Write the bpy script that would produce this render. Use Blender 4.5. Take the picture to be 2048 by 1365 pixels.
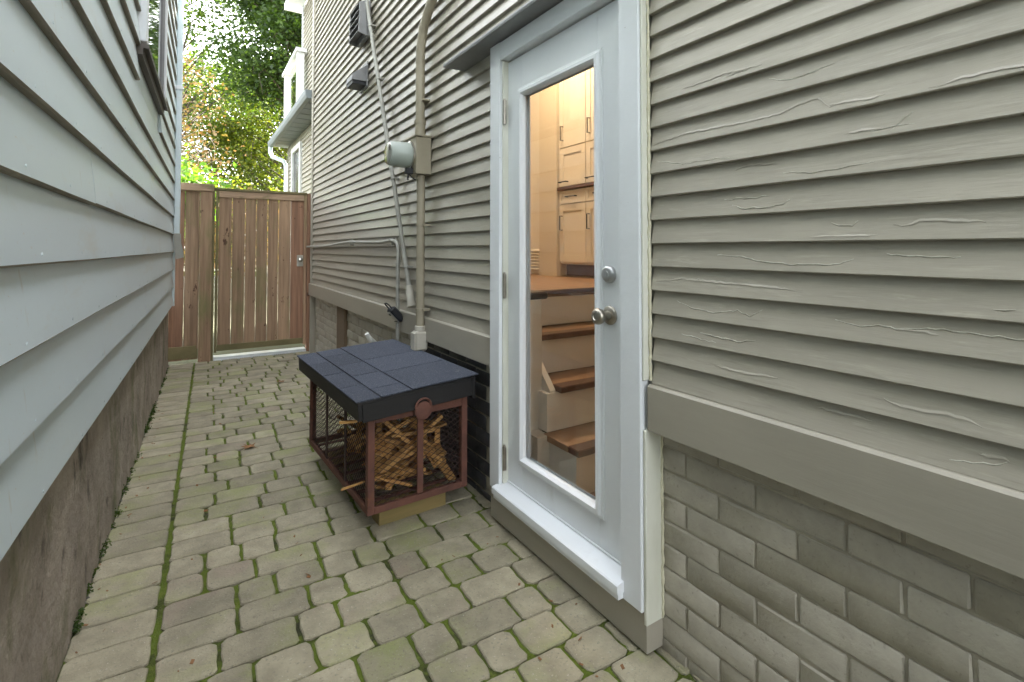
import bpy, math, random
import numpy as np
from mathutils import Vector, Matrix, noise
random.seed(7); rng = np.random.default_rng(7)
S = bpy.context.scene; COL = S.collection
PI = math.pi
for o in list(bpy.data.objects): bpy.data.objects.remove(o)

# ------------------------------------------------------------------ camera
cam = bpy.data.cameras.new('camera'); co = bpy.data.objects.new('camera', cam); COL.objects.link(co)
cam.sensor_width = 36; cam.lens = 17.754; cam.shift_y = -0.1030
cam.clip_start = 0.02; cam.clip_end = 2000
co.location = (0, 0, 1.28); co.rotation_euler = (math.radians(91.5), 0, math.radians(-32.32))
S.camera = co
# ------------------------------------------------------------------ sky, sun, exposure
SUN_EL, SUN_AZ = math.radians(40), math.radians(56)      # azimuth from +Y (down the passage) towards +X
w = bpy.data.worlds.new('World'); S.world = w; w.use_nodes = True
nt = w.node_tree; nt.nodes.clear()
sky = nt.nodes.new('ShaderNodeTexSky'); sky.sky_type = 'NISHITA'; sky.sun_disc = False
sky.sun_elevation = SUN_EL; sky.sun_rotation = SUN_AZ
sky.air_density = 1.0; sky.dust_density = 3.0; sky.ozone_density = 0.6
hs = nt.nodes.new('ShaderNodeHueSaturation'); hs.inputs['Saturation'].default_value = 0.20
bg = nt.nodes.new('ShaderNodeBackground'); bg.inputs[1].default_value = 0.15
wo = nt.nodes.new('ShaderNodeOutputWorld')
nt.links.new(sky.outputs[0], hs.inputs['Color']); nt.links.new(hs.outputs[0], bg.inputs[0]); nt.links.new(bg.outputs[0], wo.inputs[0])
sl = bpy.data.lights.new('sun', 'SUN'); sl.energy = 2.0; sl.angle = math.radians(0.5); sl.color = (1, .93, .8)
so = bpy.data.objects.new('sun', sl); COL.objects.link(so)
sd = Vector((math.sin(SUN_AZ)*math.cos(SUN_EL), math.cos(SUN_AZ)*math.cos(SUN_EL), math.sin(SUN_EL)))
so.rotation_euler = sd.to_track_quat('Z', 'Y').to_euler(); so.location = (20, 30, 30)
vs = S.view_settings; vs.view_transform = 'Standard'; vs.look = 'None'; vs.gamma = 1; vs.exposure = 3.82
S.render.engine = 'CYCLES'
S.cycles.max_bounces = 7; S.cycles.diffuse_bounces = 4; S.cycles.transparent_max_bounces = 12

# ------------------------------------------------------------------ helpers
class MB:
    def __init__(s): s.v = []; s.f = []
    def add(s, vs_, fs, M=None):
        b = len(s.v)
        if M is not None: vs_ = [tuple(M @ Vector(p)) for p in vs_]
        s.v += [tuple(p) for p in vs_]; s.f += [tuple(i+b for i in f) for f in fs]; return s
    def box(s, x0, x1, y0, y1, z0, z1, c=0, M=None):
        if c <= 0:
            return s.add([(x0,y0,z0),(x1,y0,z0),(x1,y1,z0),(x0,y1,z0),(x0,y0,z1),(x1,y0,z1),(x1,y1,z1),(x0,y1,z1)],
                  [(0,3,2,1),(4,5,6,7),(0,1,5,4),(1,2,6,5),(2,3,7,6),(3,0,4,7)], M)
        X, Y, Zz = (x0,x1), (y0,y1), (z0,z1); V = []; idx = {}
        for i in (0,1):
            for j in (0,1):
                for k in (0,1):
                    sx, sy, sz = 1-2*i, 1-2*j, 1-2*k
                    idx[i,j,k] = len(V)
                    V += [(X[i],Y[j]+sy*c,Zz[k]+sz*c),(X[i]+sx*c,Y[j],Zz[k]+sz*c),(X[i]+sx*c,Y[j]+sy*c,Zz[k])]
        q = lambda i,j,k,a: idx[i,j,k]+a
        F = []
        for i in (0,1):
            l = [q(i,0,0,0),q(i,1,0,0),q(i,1,1,0),q(i,0,1,0)]; F.append(tuple(l if i else l[::-1]))
            l = [q(0,i,0,1),q(1,i,0,1),q(1,i,1,1),q(0,i,1,1)]; F.append(tuple(l[::-1] if i else l))
            l = [q(0,0,i,2),q(1,0,i,2),q(1,1,i,2),q(0,1,i,2)]; F.append(tuple(l if i else l[::-1]))
        for a in (0,1):
            for b in (0,1):
                F.append((q(a,b,0,0),q(a,b,1,0),q(a,b,1,1),q(a,b,0,1)) if (a+b)%2 else (q(a,b,0,1),q(a,b,1,1),q(a,b,1,0),q(a,b,0,0)))
                F.append((q(a,0,b,2),q(a,1,b,2),q(a,1,b,0),q(a,0,b,0)) if (a+b)%2 else (q(a,0,b,0),q(a,1,b,0),q(a,1,b,2),q(a,0,b,2)))
                F.append((q(0,a,b,1),q(1,a,b,1),q(1,a,b,2),q(0,a,b,2)) if (a+b)%2 else (q(0,a,b,2),q(1,a,b,2),q(1,a,b,1),q(0,a,b,1)))
        for i in (0,1):
            for j in (0,1):
                for k in (0,1):
                    t = (q(i,j,k,0),q(i,j,k,1),q(i,j,k,2)); F.append(t if (i+j+k)%2 else t[::-1])
        return s.add(V, F, M)
    def tube(s, path, r, n=12, cap=True):
        path = [Vector(p) for p in path]; rr = r if isinstance(r, (list, tuple)) else [r]*len(path)
        rings = []; up = None; V = []; F = []
        for i, p in enumerate(path):
            d = (path[min(i+1,len(path)-1)]-path[max(i-1,0)]).normalized()
            if up is None:
                up = Vector((0,0,1)) if abs(d.z) < .9 else Vector((0,1,0))
            a = (up - d*up.dot(d)).normalized(); up = a; b = d.cross(a)
            for k in range(n):
                t = 2*PI*k/n; V.append(p+(a*math.cos(t)+b*math.sin(t))*rr[i])
        for i in range(len(path)-1):
            for k in range(n):
                F.append((i*n+k, i*n+(k+1)%n, (i+1)*n+(k+1)%n, (i+1)*n+k))
        if cap:
            F.append(tuple(range(n))[::-1]); F.append(tuple((len(path)-1)*n+k for k in range(n)))
        return s.add(V, F)
    def lathe(s, prof, origin, axis, n=24):          # prof: (distance along axis, radius)
        ax = Vector(axis).normalized(); o = Vector(origin)
        a = ax.orthogonal().normalized(); b = ax.cross(a); V = []; F = []
        for t, r in prof:
            for k in range(n):
                q = 2*PI*k/n; V.append(o+ax*t+(a*math.cos(q)+b*math.sin(q))*r)
        for i in range(len(prof)-1):
            for k in range(n): F.append((i*n+k, i*n+(k+1)%n, (i+1)*n+(k+1)%n, (i+1)*n+k))
        F.append(tuple(range(n))[::-1]); F.append(tuple((len(prof)-1)*n+k for k in range(n)))
        return s.add(V, F)
    def prism(s, poly, a0, a1, axis='x', M=None):     # poly: 2-D outline in the two other axes
        n = len(poly); mk = {'x': lambda a,p:(a,p[0],p[1]), 'y': lambda a,p:(p[0],a,p[1]), 'z': lambda a,p:(p[0],p[1],a)}[axis]
        V = [mk(a0,p) for p in poly]+[mk(a1,p) for p in poly]
        F = [tuple(range(n))[::-1], tuple(range(n,2*n))]+[(i,(i+1)%n,n+(i+1)%n,n+i) for i in range(n)]
        return s.add(V, F, M)
    def mesh(s, name, mat, smooth=None):
        me = bpy.data.meshes.new(name); me.from_pydata(s.v, [], s.f); me.materials.append(mat)
        if smooth is not None:
            me.polygons.foreach_set('use_smooth', [True]*len(me.polygons))
            me.set_sharp_from_angle(angle=math.radians(smooth))
        return me
    def build(s, name, mat, parent=None, smooth=None, inv=True):
        return obj(name, s.mesh(name, mat, smooth), parent, inv)
def root_mat(o): return Matrix.LocRotScale(o.location, o.rotation_euler, o.scale)
def obj(name, me, parent=None, inv=True, loc=None, rot=None):
    o = bpy.data.objects.new(name, me); COL.objects.link(o)
    if parent:
        o.parent = parent
        if inv and parent.type == 'EMPTY': o.matrix_parent_inverse = root_mat(parent).inverted()
    if loc is not None: o.location = loc
    if rot is not None: o.rotation_euler = rot
    return o
def tag(o, label=None, cat=None, group=None, kind=None):
    if label: o['label'] = label
    if cat: o['category'] = cat
    if group: o['group'] = group
    if kind: o['kind'] = kind
    return o
def thing(name, label, cat, loc, group=None, rz=0):
    o = bpy.data.objects.new(name, None); COL.objects.link(o); o.location = loc; o.rotation_euler = (0,0,rz)
    o.empty_display_size = .1
    return tag(o, label, cat, group)
def ocopy(o, parent=None):
    c = o.copy(); COL.objects.link(c)
    if parent: c.parent = parent
    return c
def fbm(x, y, z, o=3): return noise.fractal((x, y, z), .9, 2.1, o)

# ------------------------------------------------------------------ materials
def material(name, col, col2=None, scale=6, stretch=(1,1,1), detail=6, rough=.6, rvar=.1, bump=.15, bscale=60, bstretch=None, bdist=.004,
             rand=.12, metal=0, spots=None, spec=.4, contrast=(.35,.65)):
    m = bpy.data.materials.new(name); m.use_nodes = True; t = m.node_tree; N = t.nodes; L = t.links
    b = N['Principled BSDF']; b.inputs['Metallic'].default_value = metal; b.inputs['Specular IOR Level'].default_value = spec
    g = N.new('ShaderNodeNewGeometry'); oi = N.new('ShaderNodeObjectInfo')
    def mapped(st, off=True):
        mp = N.new('ShaderNodeVectorMath'); mp.operation = 'MULTIPLY'; mp.inputs[1].default_value = st
        L.new(g.outputs['Position'], mp.inputs[0])
        if not off: return mp.outputs[0]
        ad = N.new('ShaderNodeVectorMath'); ad.operation = 'ADD'; L.new(mp.outputs[0], ad.inputs[0])
        sc = N.new('ShaderNodeMath'); sc.operation = 'MULTIPLY'; sc.inputs[1].default_value = 37; L.new(oi.outputs['Random'], sc.inputs[0])
        L.new(sc.outputs[0], ad.inputs[1]); return ad.outputs[0]
    n1 = N.new('ShaderNodeTexNoise'); n1.inputs['Scale'].default_value = scale; n1.inputs['Detail'].default_value = detail; n1.inputs['Roughness'].default_value = .62
    L.new(mapped(stretch), n1.inputs['Vector'])
    rp = N.new('ShaderNodeMapRange'); rp.inputs[1].default_value = contrast[0]; rp.inputs[2].default_value = contrast[1]; L.new(n1.outputs[0], rp.inputs[0])
    mx = N.new('ShaderNodeMix'); mx.data_type = 'RGBA'
    c2 = col2 or tuple(c*.72 for c in col)
    mx.inputs[6].default_value = (*c2, 1); mx.inputs[7].default_value = (*col, 1); L.new(rp.outputs[0], mx.inputs[0])
    out = mx.outputs[2]
    if spots:                                         # (colour, scale, threshold lo, hi, stretch)
        for (sc_, ss, lo, hi, st) in spots:
            n = N.new('ShaderNodeTexNoise'); n.inputs['Scale'].default_value = ss; n.inputs['Detail'].default_value = 5; n.inputs['Roughness'].default_value = .65
            L.new(mapped(st), n.inputs['Vector'])
            r = N.new('ShaderNodeMapRange'); r.inputs[1].default_value = lo; r.inputs[2].default_value = hi; L.new(n.outputs[0], r.inputs[0])
            m2 = N.new('ShaderNodeMix'); m2.data_type = 'RGBA'; L.new(r.outputs[0], m2.inputs[0]); L.new(out, m2.inputs[6]); m2.inputs[7].default_value = (*sc_, 1)
            out = m2.outputs[2]
    if rand:
        ad = N.new('ShaderNodeMath'); ad.operation = 'ADD'; L.new(oi.outputs['Random'], ad.inputs[0]); L.new(g.outputs['Random Per Island'], ad.inputs[1])
        fr = N.new('ShaderNodeMath'); fr.operation = 'FRACT'; L.new(ad.outputs[0], fr.inputs[0])
        mr = N.new('ShaderNodeMapRange'); mr.inputs[3].default_value = 1-rand; mr.inputs[4].default_value = 1+rand; L.new(fr.outputs[0], mr.inputs[0])
        ml = N.new('ShaderNodeVectorMath'); ml.operation = 'SCALE'; L.new(out, ml.inputs[0]); L.new(mr.outputs[0], ml.inputs['Scale']); out = ml.outputs[0]
    L.new(out, b.inputs['Base Color'])
    rr = N.new('ShaderNodeMapRange'); rr.inputs[3].default_value = max(.02,rough-rvar); rr.inputs[4].default_value = min(1,rough+rvar); L.new(n1.outputs[0], rr.inputs[0]); L.new(rr.outputs[0], b.inputs['Roughness'])
    if bump:
        n2 = N.new('ShaderNodeTexNoise'); n2.inputs['Scale'].default_value = bscale; n2.inputs['Detail'].default_value = 6; n2.inputs['Roughness'].default_value = .6
        L.new(mapped(bstretch or stretch), n2.inputs['Vector'])
        bp = N.new('ShaderNodeBump'); bp.inputs['Strength'].default_value = bump; bp.inputs['Distance'].default_value = bdist
        L.new(n2.outputs[0], bp.inputs['Height']); L.new(bp.outputs[0], b.inputs['Normal'])
    return m
def emit(name, col, s):
    m = bpy.data.materials.new(name); m.use_nodes = True; b = m.node_tree.nodes['Principled BSDF']
    b.inputs['Base Color'].default_value = (*col,1); b.inputs['Emission Color'].default_value = (*col,1); b.inputs['Emission Strength'].default_value = s; return m
def glass(name, tint=(.96,.97,.97), ior=1.5):
    m = bpy.data.materials.new(name); m.use_nodes = True; t = m.node_tree; N = t.nodes; N.clear(); L = t.links
    o = N.new('ShaderNodeOutputMaterial'); mx = N.new('ShaderNodeMixShader'); tr = N.new('ShaderNodeBsdfTransparent'); gl = N.new('ShaderNodeBsdfGlossy'); fr = N.new('ShaderNodeFresnel')
    gg = N.new('ShaderNodeNewGeometry'); io = N.new('ShaderNodeMapRange'); io.inputs[3].default_value = ior; io.inputs[4].default_value = 1/ior; L.new(gg.outputs['Backfacing'], io.inputs[0]); L.new(io.outputs[0], fr.inputs[0]); tr.inputs[0].default_value = (*tint,1); gl.inputs['Roughness'].default_value = .008
    L.new(fr.outputs[0], mx.inputs[0]); L.new(tr.outputs[0], mx.inputs[1]); L.new(gl.outputs[0], mx.inputs[2]); L.new(mx.outputs[0], o.inputs[0]); return m
def leafmat(name, cols, trans=.5):
    m = bpy.data.materials.new(name); m.use_nodes = True; t = m.node_tree; N = t.nodes; N.clear(); L = t.links
    g = N.new('ShaderNodeNewGeometry'); cr = N.new('ShaderNodeValToRGB'); L.new(g.outputs['Random Per Island'], cr.inputs[0])
    e = cr.color_ramp.elements
    e[0].color = (*cols[0],1); e[1].color = (*cols[-1],1)
    for i, c in enumerate(cols[1:-1]): q = e.new((i+1)/(len(cols)-1)); q.color = (*c,1)
    d = N.new('ShaderNodeBsdfPrincipled'); d.inputs['Roughness'].default_value = .55; L.new(cr.outputs[0], d.inputs['Base Color'])
    tl = N.new('ShaderNodeBsdfTranslucent'); br = N.new('ShaderNodeMix'); br.data_type = 'RGBA'; br.blend_type = 'MULTIPLY'; br.inputs[0].default_value = 1
    br.inputs[7].default_value = (1.5,1.45,.6,1); L.new(cr.outputs[0], br.inputs[6]); L.new(br.outputs[2], tl.inputs[0])
    mx = N.new('ShaderNodeMixShader'); mx.inputs[0].default_value = trans; L.new(d.outputs[0], mx.inputs[1]); L.new(tl.outputs[0], mx.inputs[2])
    o = N.new('ShaderNodeOutputMaterial'); L.new(mx.outputs[0], o.inputs[0]); return m

GRE = (.352,.324,.262)
M = {}
M['clap'] = material('greige_clapboard_paint', GRE, tuple(c*.86 for c in GRE), 2.2, (1,.5,1.5), rough=.34, rvar=.10, bump=.35, bscale=70, bstretch=(1,.1,1), bdist=.003, rand=.035, spec=.5,
    spots=[(tuple(c*.80 for c in GRE), 60, .56, .72, (1,.10,1.3)), (tuple(c*1.14 for c in GRE), 45, .58, .72, (1,.14,1.2))])
M['pale_lip'] = material('pale_crack_edge', (.52,.50,.43), (.36,.335,.275), 40, (1,1,1), rough=.5, bump=.1, rand=0, contrast=(.42,.58))  # up-facing crack lips, mottled and paler than the boards
M['trim'] = material('greige_trim_paint', tuple(c*1.02 for c in GRE), tuple(c*.86 for c in GRE), 3, (1,.4,1), rough=.36, bump=.25, bscale=60, bstretch=(1,.12,1), bdist=.003, rand=.02, spec=.5)
M['brick'] = material('painted_brick', tuple(c*1.08 for c in GRE), tuple(c*.90 for c in GRE), 14, rough=.42, rvar=.12, bump=.5, bscale=75, bdist=.004, rand=.06, spec=.5, spots=[(tuple(c*.72 for c in GRE), 70, .60, .70, (1,1,1)), ((.26,.24,.18), 3.5, .60, .78, (1,1,1.6))])
M['mortar'] = material('painted_mortar', tuple(c*1.15 for c in GRE), tuple(c*.8 for c in GRE), 12, rough=.55, bump=.5, bscale=60, bdist=.006, rand=0)
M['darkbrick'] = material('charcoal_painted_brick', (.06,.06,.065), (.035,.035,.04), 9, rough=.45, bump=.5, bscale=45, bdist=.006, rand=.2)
M['white'] = material('white_door_paint', (.74,.765,.785), (.70,.725,.745), 2, rough=.35, rvar=.05, bump=.06, bscale=35, rand=.01, spec=.5, spots=[((.60,.61,.60), 4, .62, .80, (1,1,.5)), ((.48,.47,.44), 75, .72, .77, (1,1,1))])
M['alum'] = material('white_capping', (.72,.745,.765), (.66,.685,.70), 2, rough=.38, rvar=.08, bump=.25, bscale=9, bdist=.01, rand=.01, spots=[((.50,.50,.46), 5, .64, .80, (1,1,.5)), ((.45,.44,.40), 60, .70, .76, (1,1,1))])
M['cream'] = material('cream_jamb_wood', (.66,.66,.58), (.55,.55,.46), 6, (1,1,.3), rough=.55, bump=.15, rand=.02)
M['caulk'] = material('cream_caulk', (.62,.60,.46), (.5,.47,.33), 20, rough=.7, bump=.5, bscale=60, rand=0)
M['lside'] = material('pale_grey_siding', (.62,.71,.745), (.56,.645,.675), 1.2, (1,.35,1), rough=.36, rvar=.1, bump=.16, bscale=14, bstretch=(1,.3,1), bdist=.004, rand=.025, spec=.5,
    spots=[((.56,.59,.56), 3.5, .58, .78, (1,.5,2.2)), ((.50,.49,.44), 16, .66, .78, (1,1.2,.25)), ((.55,.56,.53), 90, .64, .72, (1,.5,1))])
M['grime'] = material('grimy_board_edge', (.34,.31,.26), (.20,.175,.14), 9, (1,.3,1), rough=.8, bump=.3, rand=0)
M['parge'] = material('stained_parging', (.42,.36,.30), (.26,.22,.18), 5, (1,1,.8), detail=10, rough=.9, bump=.9, bscale=26, bdist=.016, rand=0,
    spots=[((.14,.15,.07), 3.2, .54, .70, (1,1,.5)), ((.09,.075,.06), 9, .58, .72, (1,1,.6)), ((.38,.35,.30), 11, .62, .75, (1,1,.8))])
M['paver'] = material('tumbled_paver', (.355,.318,.222), (.235,.21,.145), 9, detail=10, rough=.85, bump=.8, bscale=120, bdist=.005, rand=.17,
    spots=[((.27,.285,.12), 2.6, .50, .72, (1,1,1)), ((.33,.25,.20), 2.1, .60, .78, (1,1,1)), ((.21,.19,.14), 95, .57, .68, (1,1,1)), ((.44,.41,.33), 120, .62, .70, (1,1,1)), ((.20,.18,.13), 22, .66, .76, (1,1,1))])
M['moss'] = material('moss_and_soil', (.12,.165,.016), (.045,.048,.018), 5, detail=8, rough=1, bump=1, bscale=190, bdist=.012, rand=0, spots=[((.15,.19,.025), 24, .52, .66, (1,1,1))], contrast=(.36,.52))
M['soil'] = material('lawn_soil', (.07,.075,.03), (.05,.042,.025), .6, rough=1, bump=.6, bscale=9, bdist=.03, rand=0)
def woodmat(n, c, c2, st, **k): return material(n, c, c2, 14, st, detail=7, rough=.8, bump=.55, bscale=34, bstretch=st, bdist=.004, **k)
KNOT = ((.10,.05,.03), 7, .64, .68, (1.5,1.5,.7))
M['cedar'] = woodmat('weathered_cedar', (.43,.285,.18), (.25,.16,.10), (2,2,.09), rand=.2, spots=[KNOT, ((.20,.20,.08), 2.4, .55, .74, (1,1,.35))])
M['cedar_red'] = woodmat('reddish_cedar', (.36,.20,.125), (.22,.12,.075), (2,2,.09), rand=.14, spots=[KNOT])
M['cedar_h'] = woodmat('weathered_cedar_rail', (.47,.33,.22), (.31,.21,.14), (.09,2,2), rand=.12, spots=[((.10,.11,.04), 5, .5, .7, (.6,1,1))])
M['mossywood'] = woodmat('mossy_cedar', (.22,.18,.09), (.14,.125,.055), (.2,2,.4), rand=.1)
M['post'] = woodmat('brown_post', (.17,.115,.07), (.12,.09,.06), (2,2,.1), rand=.05)
M['block'] = woodmat('mossy_timber_block', (.26,.19,.075), (.19,.15,.055), (.2,2,2), rand=.08)
M['kind'] = material('split_kindling', (.54,.31,.105), (.36,.18,.055), 18, (1,1,1), rough=.75, bump=.5, bscale=50, rand=.32)
M['rust'] = material('rusty_iron', (.15,.062,.042), (.09,.04,.03), 14, rough=.75, bump=.6, bscale=120, bdist=.003, rand=.08, spots=[((.17,.07,.035), 22, .58, .72, (1,1,1))])
M['darkiron'] = material('dark_rusty_mesh', (.045,.022,.018), (.03,.016,.014), 20, rough=.7, bump=0, rand=0)
M['shingle'] = material('asphalt_shingle', (.075,.085,.115), (.040,.046,.064), 130, detail=3, rough=.9, bump=1, bscale=300, bdist=.005, rand=.2, spots=[((.20,.215,.25), 190, .56, .66, (1,1,1)), ((.19,.20,.22), 13, .66, .74, (1,.45,1))])
M['black'] = material('black_stained_board', (.016,.015,.015), (.01,.01,.01), 10, (.2,.2,2), rough=.6, bump=.3, rand=.05)
M['greypvc'] = material('grey_painted_conduit', (.33,.325,.285), (.28,.275,.24), 5, rough=.42, bump=.1, rand=.03)
M['tanpipe'] = material('tan_painted_conduit', (.31,.275,.20), (.26,.23,.165), 5, rough=.42, bump=.1, rand=.03)
M['palepvc'] = material('pale_fitting', (.46,.435,.37), (.42,.39,.32), 6, rough=.45, bump=.1, rand=.03)
M['whitepvc'] = material('white_plastic', (.72,.72,.70), (.62,.62,.60), 6, rough=.4, bump=.1, rand=.02)
M['meter'] = material('grey_green_plastic', (.36,.40,.36), (.32,.36,.32), 4, rough=.3, bump=.05, rand=0)
M['chrome'] = material('bright_metal', (.62,.60,.55), (.5,.48,.44), 6, rough=.25, bump=.05, rand=0, metal=1)
M['nickel'] = material('worn_nickel', (.42,.39,.34), (.28,.25,.21), 12, rough=.32, bump=.1, rand=0, metal=1)
M['satin'] = material('satin_nickel', (.60,.60,.60), (.52,.52,.52), 8, rough=.36, bump=.05, rand=0, metal=1)
M['steel'] = material('galvanised_steel', (.62,.64,.64), (.5,.52,.52), 9, rough=.42, bump=.1, rand=0, metal=.7)
M['dark'] = material('dark_plastic', (.02,.022,.025), (.015,.016,.018), 6, rough=.5, bump=.1, rand=0)
M['slate'] = material('grey_vent_plastic', (.25,.25,.25), (.2,.2,.2), 6, rough=.5, bump=.1, rand=0)
M['soffit'] = material('blue_grey_shaded_soffit', (.20,.225,.23), (.17,.19,.195), 3, rough=.5, bump=.1, rand=.03)  # blue-grey, darkened so the shade under the eave sits in the colour
M['brownsill'] = material('brown_sill_metal', (.10,.085,.07), (.075,.062,.05), 5, rough=.5, bump=.15, rand=.03)
M['tape'] = material('red_paint_smear', (.25,.03,.025), (.16,.03,.025), 40, rough=.7, rand=0)
M['iwall'] = material('warm_white_wall', (.72,.66,.56), (.70,.64,.54), 2, rough=.6, bump=.05, rand=0)
M['cab'] = material('white_cabinet_paint', (.80,.76,.69), (.78,.74,.67), 2, rough=.4, bump=.03, rand=.01)
M['tread'] = material('oak_tread', (.40,.25,.155), (.30,.18,.11), 8, (1,1,1), rough=.4, bump=.15, bscale=30, rand=.06)
M['tread'].node_tree.nodes['Principled BSDF'].inputs['Specular IOR Level'].default_value = .5
M['nose'] = material('walnut_nosing', (.15,.085,.06), (.11,.06,.045), 8, rough=.4, bump=.1, rand=0)
M['bar'] = material('dark_rail_wood', (.045,.032,.028), (.03,.022,.02), 8, rough=.4, bump=.05, rand=0)
M['roof'] = material('asphalt_roof', (.06,.058,.055), (.04,.04,.04), 20, rough=.9, bump=.5, rand=.05)
M['glass'] = glass('door_glass'); M['glass2'] = glass('balcony_glass', (.85,.9,.9))
M['wglass'] = material('window_glass', (.02,.025,.025), (.018,.022,.022), 2, rough=.03, rvar=.01, bump=0, rand=0, spec=1)
M['blind'] = material('dark_window_pane', (.05,.05,.05), (.04,.04,.04), 2, rough=.2, bump=0, rand=0)
M['lamp'] = emit('lamp_diffuser', (1,.78,.5), 3)
M['bark'] = material('tree_bark', (.085,.065,.045), (.05,.04,.03), 6, (1,1,.2), rough=.9, bump=.8, bscale=9, bdist=.03, rand=.1)
M['twig'] = material('pale_dry_twigs', (.40,.33,.25), (.28,.22,.16), 6, rough=.9, bump=0, rand=.1)
M['leaf_dark'] = leafmat('maple_leaves', [(.022,.045,.011),(.04,.08,.017),(.065,.115,.02)], .5)
M['leaf_mid'] = leafmat('green_leaves', [(.03,.065,.014),(.055,.10,.018),(.085,.13,.022)], .5)
M['leaf_lime'] = leafmat('sunlit_leaves', [(.055,.09,.012),(.10,.14,.018),(.15,.17,.022)], .55)
M['leaf_dry'] = leafmat('dry_leaves', [(.19,.105,.05),(.24,.155,.075),(.17,.125,.05),(.10,.11,.025)], .45)
M['leaf_fresh'] = leafmat('fresh_green_leaves', [(.06,.15,.02),(.10,.22,.03),(.14,.26,.04)], .5)
M['litter'] = material('dead_leaf', (.26,.13,.05), (.16,.075,.03), 30, rough=.8, bump=.3, rand=.2)
M['gravel'] = material('crumbled_parging', (.28,.27,.24), (.17,.16,.13), 20, rough=.95, bump=.5, rand=.3)

# ------------------------------------------------------------------ ground
tag(MB().add([(-400,-400,-.06),(400,-400,-.06),(400,400,-.06),(-400,400,-.06)], [(0,1,2,3)]).build('ground', M['soil']), kind='structure')
# paving bed with moss that wells up between the stones
YA, YB, XA, XB = .3, 6.74, -.44, 1.36
nx, ny = 180, 644; V = []
for j in range(ny+1):
    y = YA+(YB-YA)*j/ny
    for i in range(nx+1):
        x = XA+(XB-XA)*i/nx
        big = noise.noise((x*1.3, y*1.3, 3.1))
        z = -.0090 + .010*max(0, noise.noise((x*7, y*7, 0)))+.006*noise.noise((x*45, y*45, 5))+.006*max(0, big)
        V.append((x, y, min(z, -.0012)))
F = [(j*(nx+1)+i, j*(nx+1)+i+1, (j+1)*(nx+1)+i+1, (j+1)*(nx+1)+i) for j in range(ny) for i in range(nx)]
paving = tag(MB().add(V, F).build('paving', M['moss'], smooth=80), kind='structure')
def paver_mesh(w, d, n):
    r = random.Random(n); mb = MB(); o = []
    c = .013
    for (sx, sy) in ((1,-1),(1,1),(-1,1),(-1,-1)):
        cx, cy = sx*w/2, sy*d/2
        a = (cx-sx*c*r.uniform(.5,1.5), cy); b = (cx, cy-sy*c*r.uniform(.5,1.5))
        o += [a, b] if sx*sy < 0 else [b, a]
    # extra points on the long sides for a tumbled edge
    pts = []
    for i in range(8):
        p, q = o[i], o[(i+1) % 8]; pts.append(p)
        if math.dist(p, q) > .06:
            for t in ((.2,.45,.75) if math.dist(p, q) > .11 else (.33,.67)): pts.append((p[0]+(q[0]-p[0])*t, p[1]+(q[1]-p[1])*t))
    pts = [(x+r.uniform(-.0030,.0030), y+r.uniform(-.0018,.0018)) for x, y in pts]; k = len(pts)
    ring = lambda s, z, j: [(x-math.copysign(min(abs(x),s),x), y-math.copysign(min(abs(y),s),y), z+r.uniform(-j,j)) for x, y in pts]
    V = ring(0,-.05,0)+ring(0,-.0042,.0012)+ring(.0038,0,.0004)
    F = [(l*k+i, l*k+(i+1)%k, (l+1)*k+(i+1)%k, (l+1)*k+i) for l in range(2) for i in range(k)]+[tuple(2*k+i for i in range(k))]
    return mb.add(V, F)
PIT = .1455; BX, BY = -.385, .026      # left edge of the paving follows the neighbour's wall
def edge_x(y): return BX+BY*y
sizes = [.130, .172, .232]; kinds = {}
for s in sizes:
    kinds[s] = [paver_mesh(s-.0120, PIT-.0046, 10*int(s*1000)+q) for q in range(5)]
kinds['e'] = [paver_mesh(.226, PIT-.0046, 900+q) for q in range(5)]
spots = []
row = 0; y = .42
while y < 6.70:
    x = edge_x(y)+.010
    xe = x; spots.append((y, x+.114, y-.026*.114, 'e', random.randrange(5)))
    x += .228+.011 + random.uniform(0,.004)
    while x < 1.30:
        s = random.choices(sizes, (1,1.35,1.5))[0]
        if x+s > 1.34: s = sizes[0]
        spots.append((y, x+s/2, y-.026*(x+s/2-xe)+random.uniform(-.0012,.0012), s, random.randrange(5)))
        x += s+random.uniform(0,.003)
    y += PIT; row += 1
def visible(s):
    x, yy = s[1], s[2]; f = (math.sin(math.radians(32.32)), math.cos(math.radians(32.32)))
    d = x*f[0]+yy*f[1]; lat = x*f[1]-yy*f[0]
    if d < .3: return -1
    return d if abs(lat)/d < 1.12 and 1.28/d < .95 else 99+d
spots.sort(key=visible)
meshes = {k: [m.mesh('paver', M['paver']) for m in v] for k, v in kinds.items()}
rest = MB()
for n, (_, x, yy, s, q) in enumerate(spots):
    tilt = (random.uniform(-.007,.007), random.uniform(-.007,.007), random.uniform(-.008,.008)-.026)
    z = random.uniform(0,.004)
    if n < 300: obj('paver', meshes[s][q], paving, loc=(x, yy, z), rot=tilt)
    else:
        mt = Matrix.Translation((x,yy,z)) @ Matrix.Rotation(tilt[2],4,'Z') @ Matrix.Rotation(tilt[0],4,'X') @ Matrix.Rotation(tilt[1],4,'Y')
        rest.add(kinds[s][q].v, kinds[s][q].f, mt)
tag(rest.build('paver', M['paver'], paving), kind='stuff')
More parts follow.
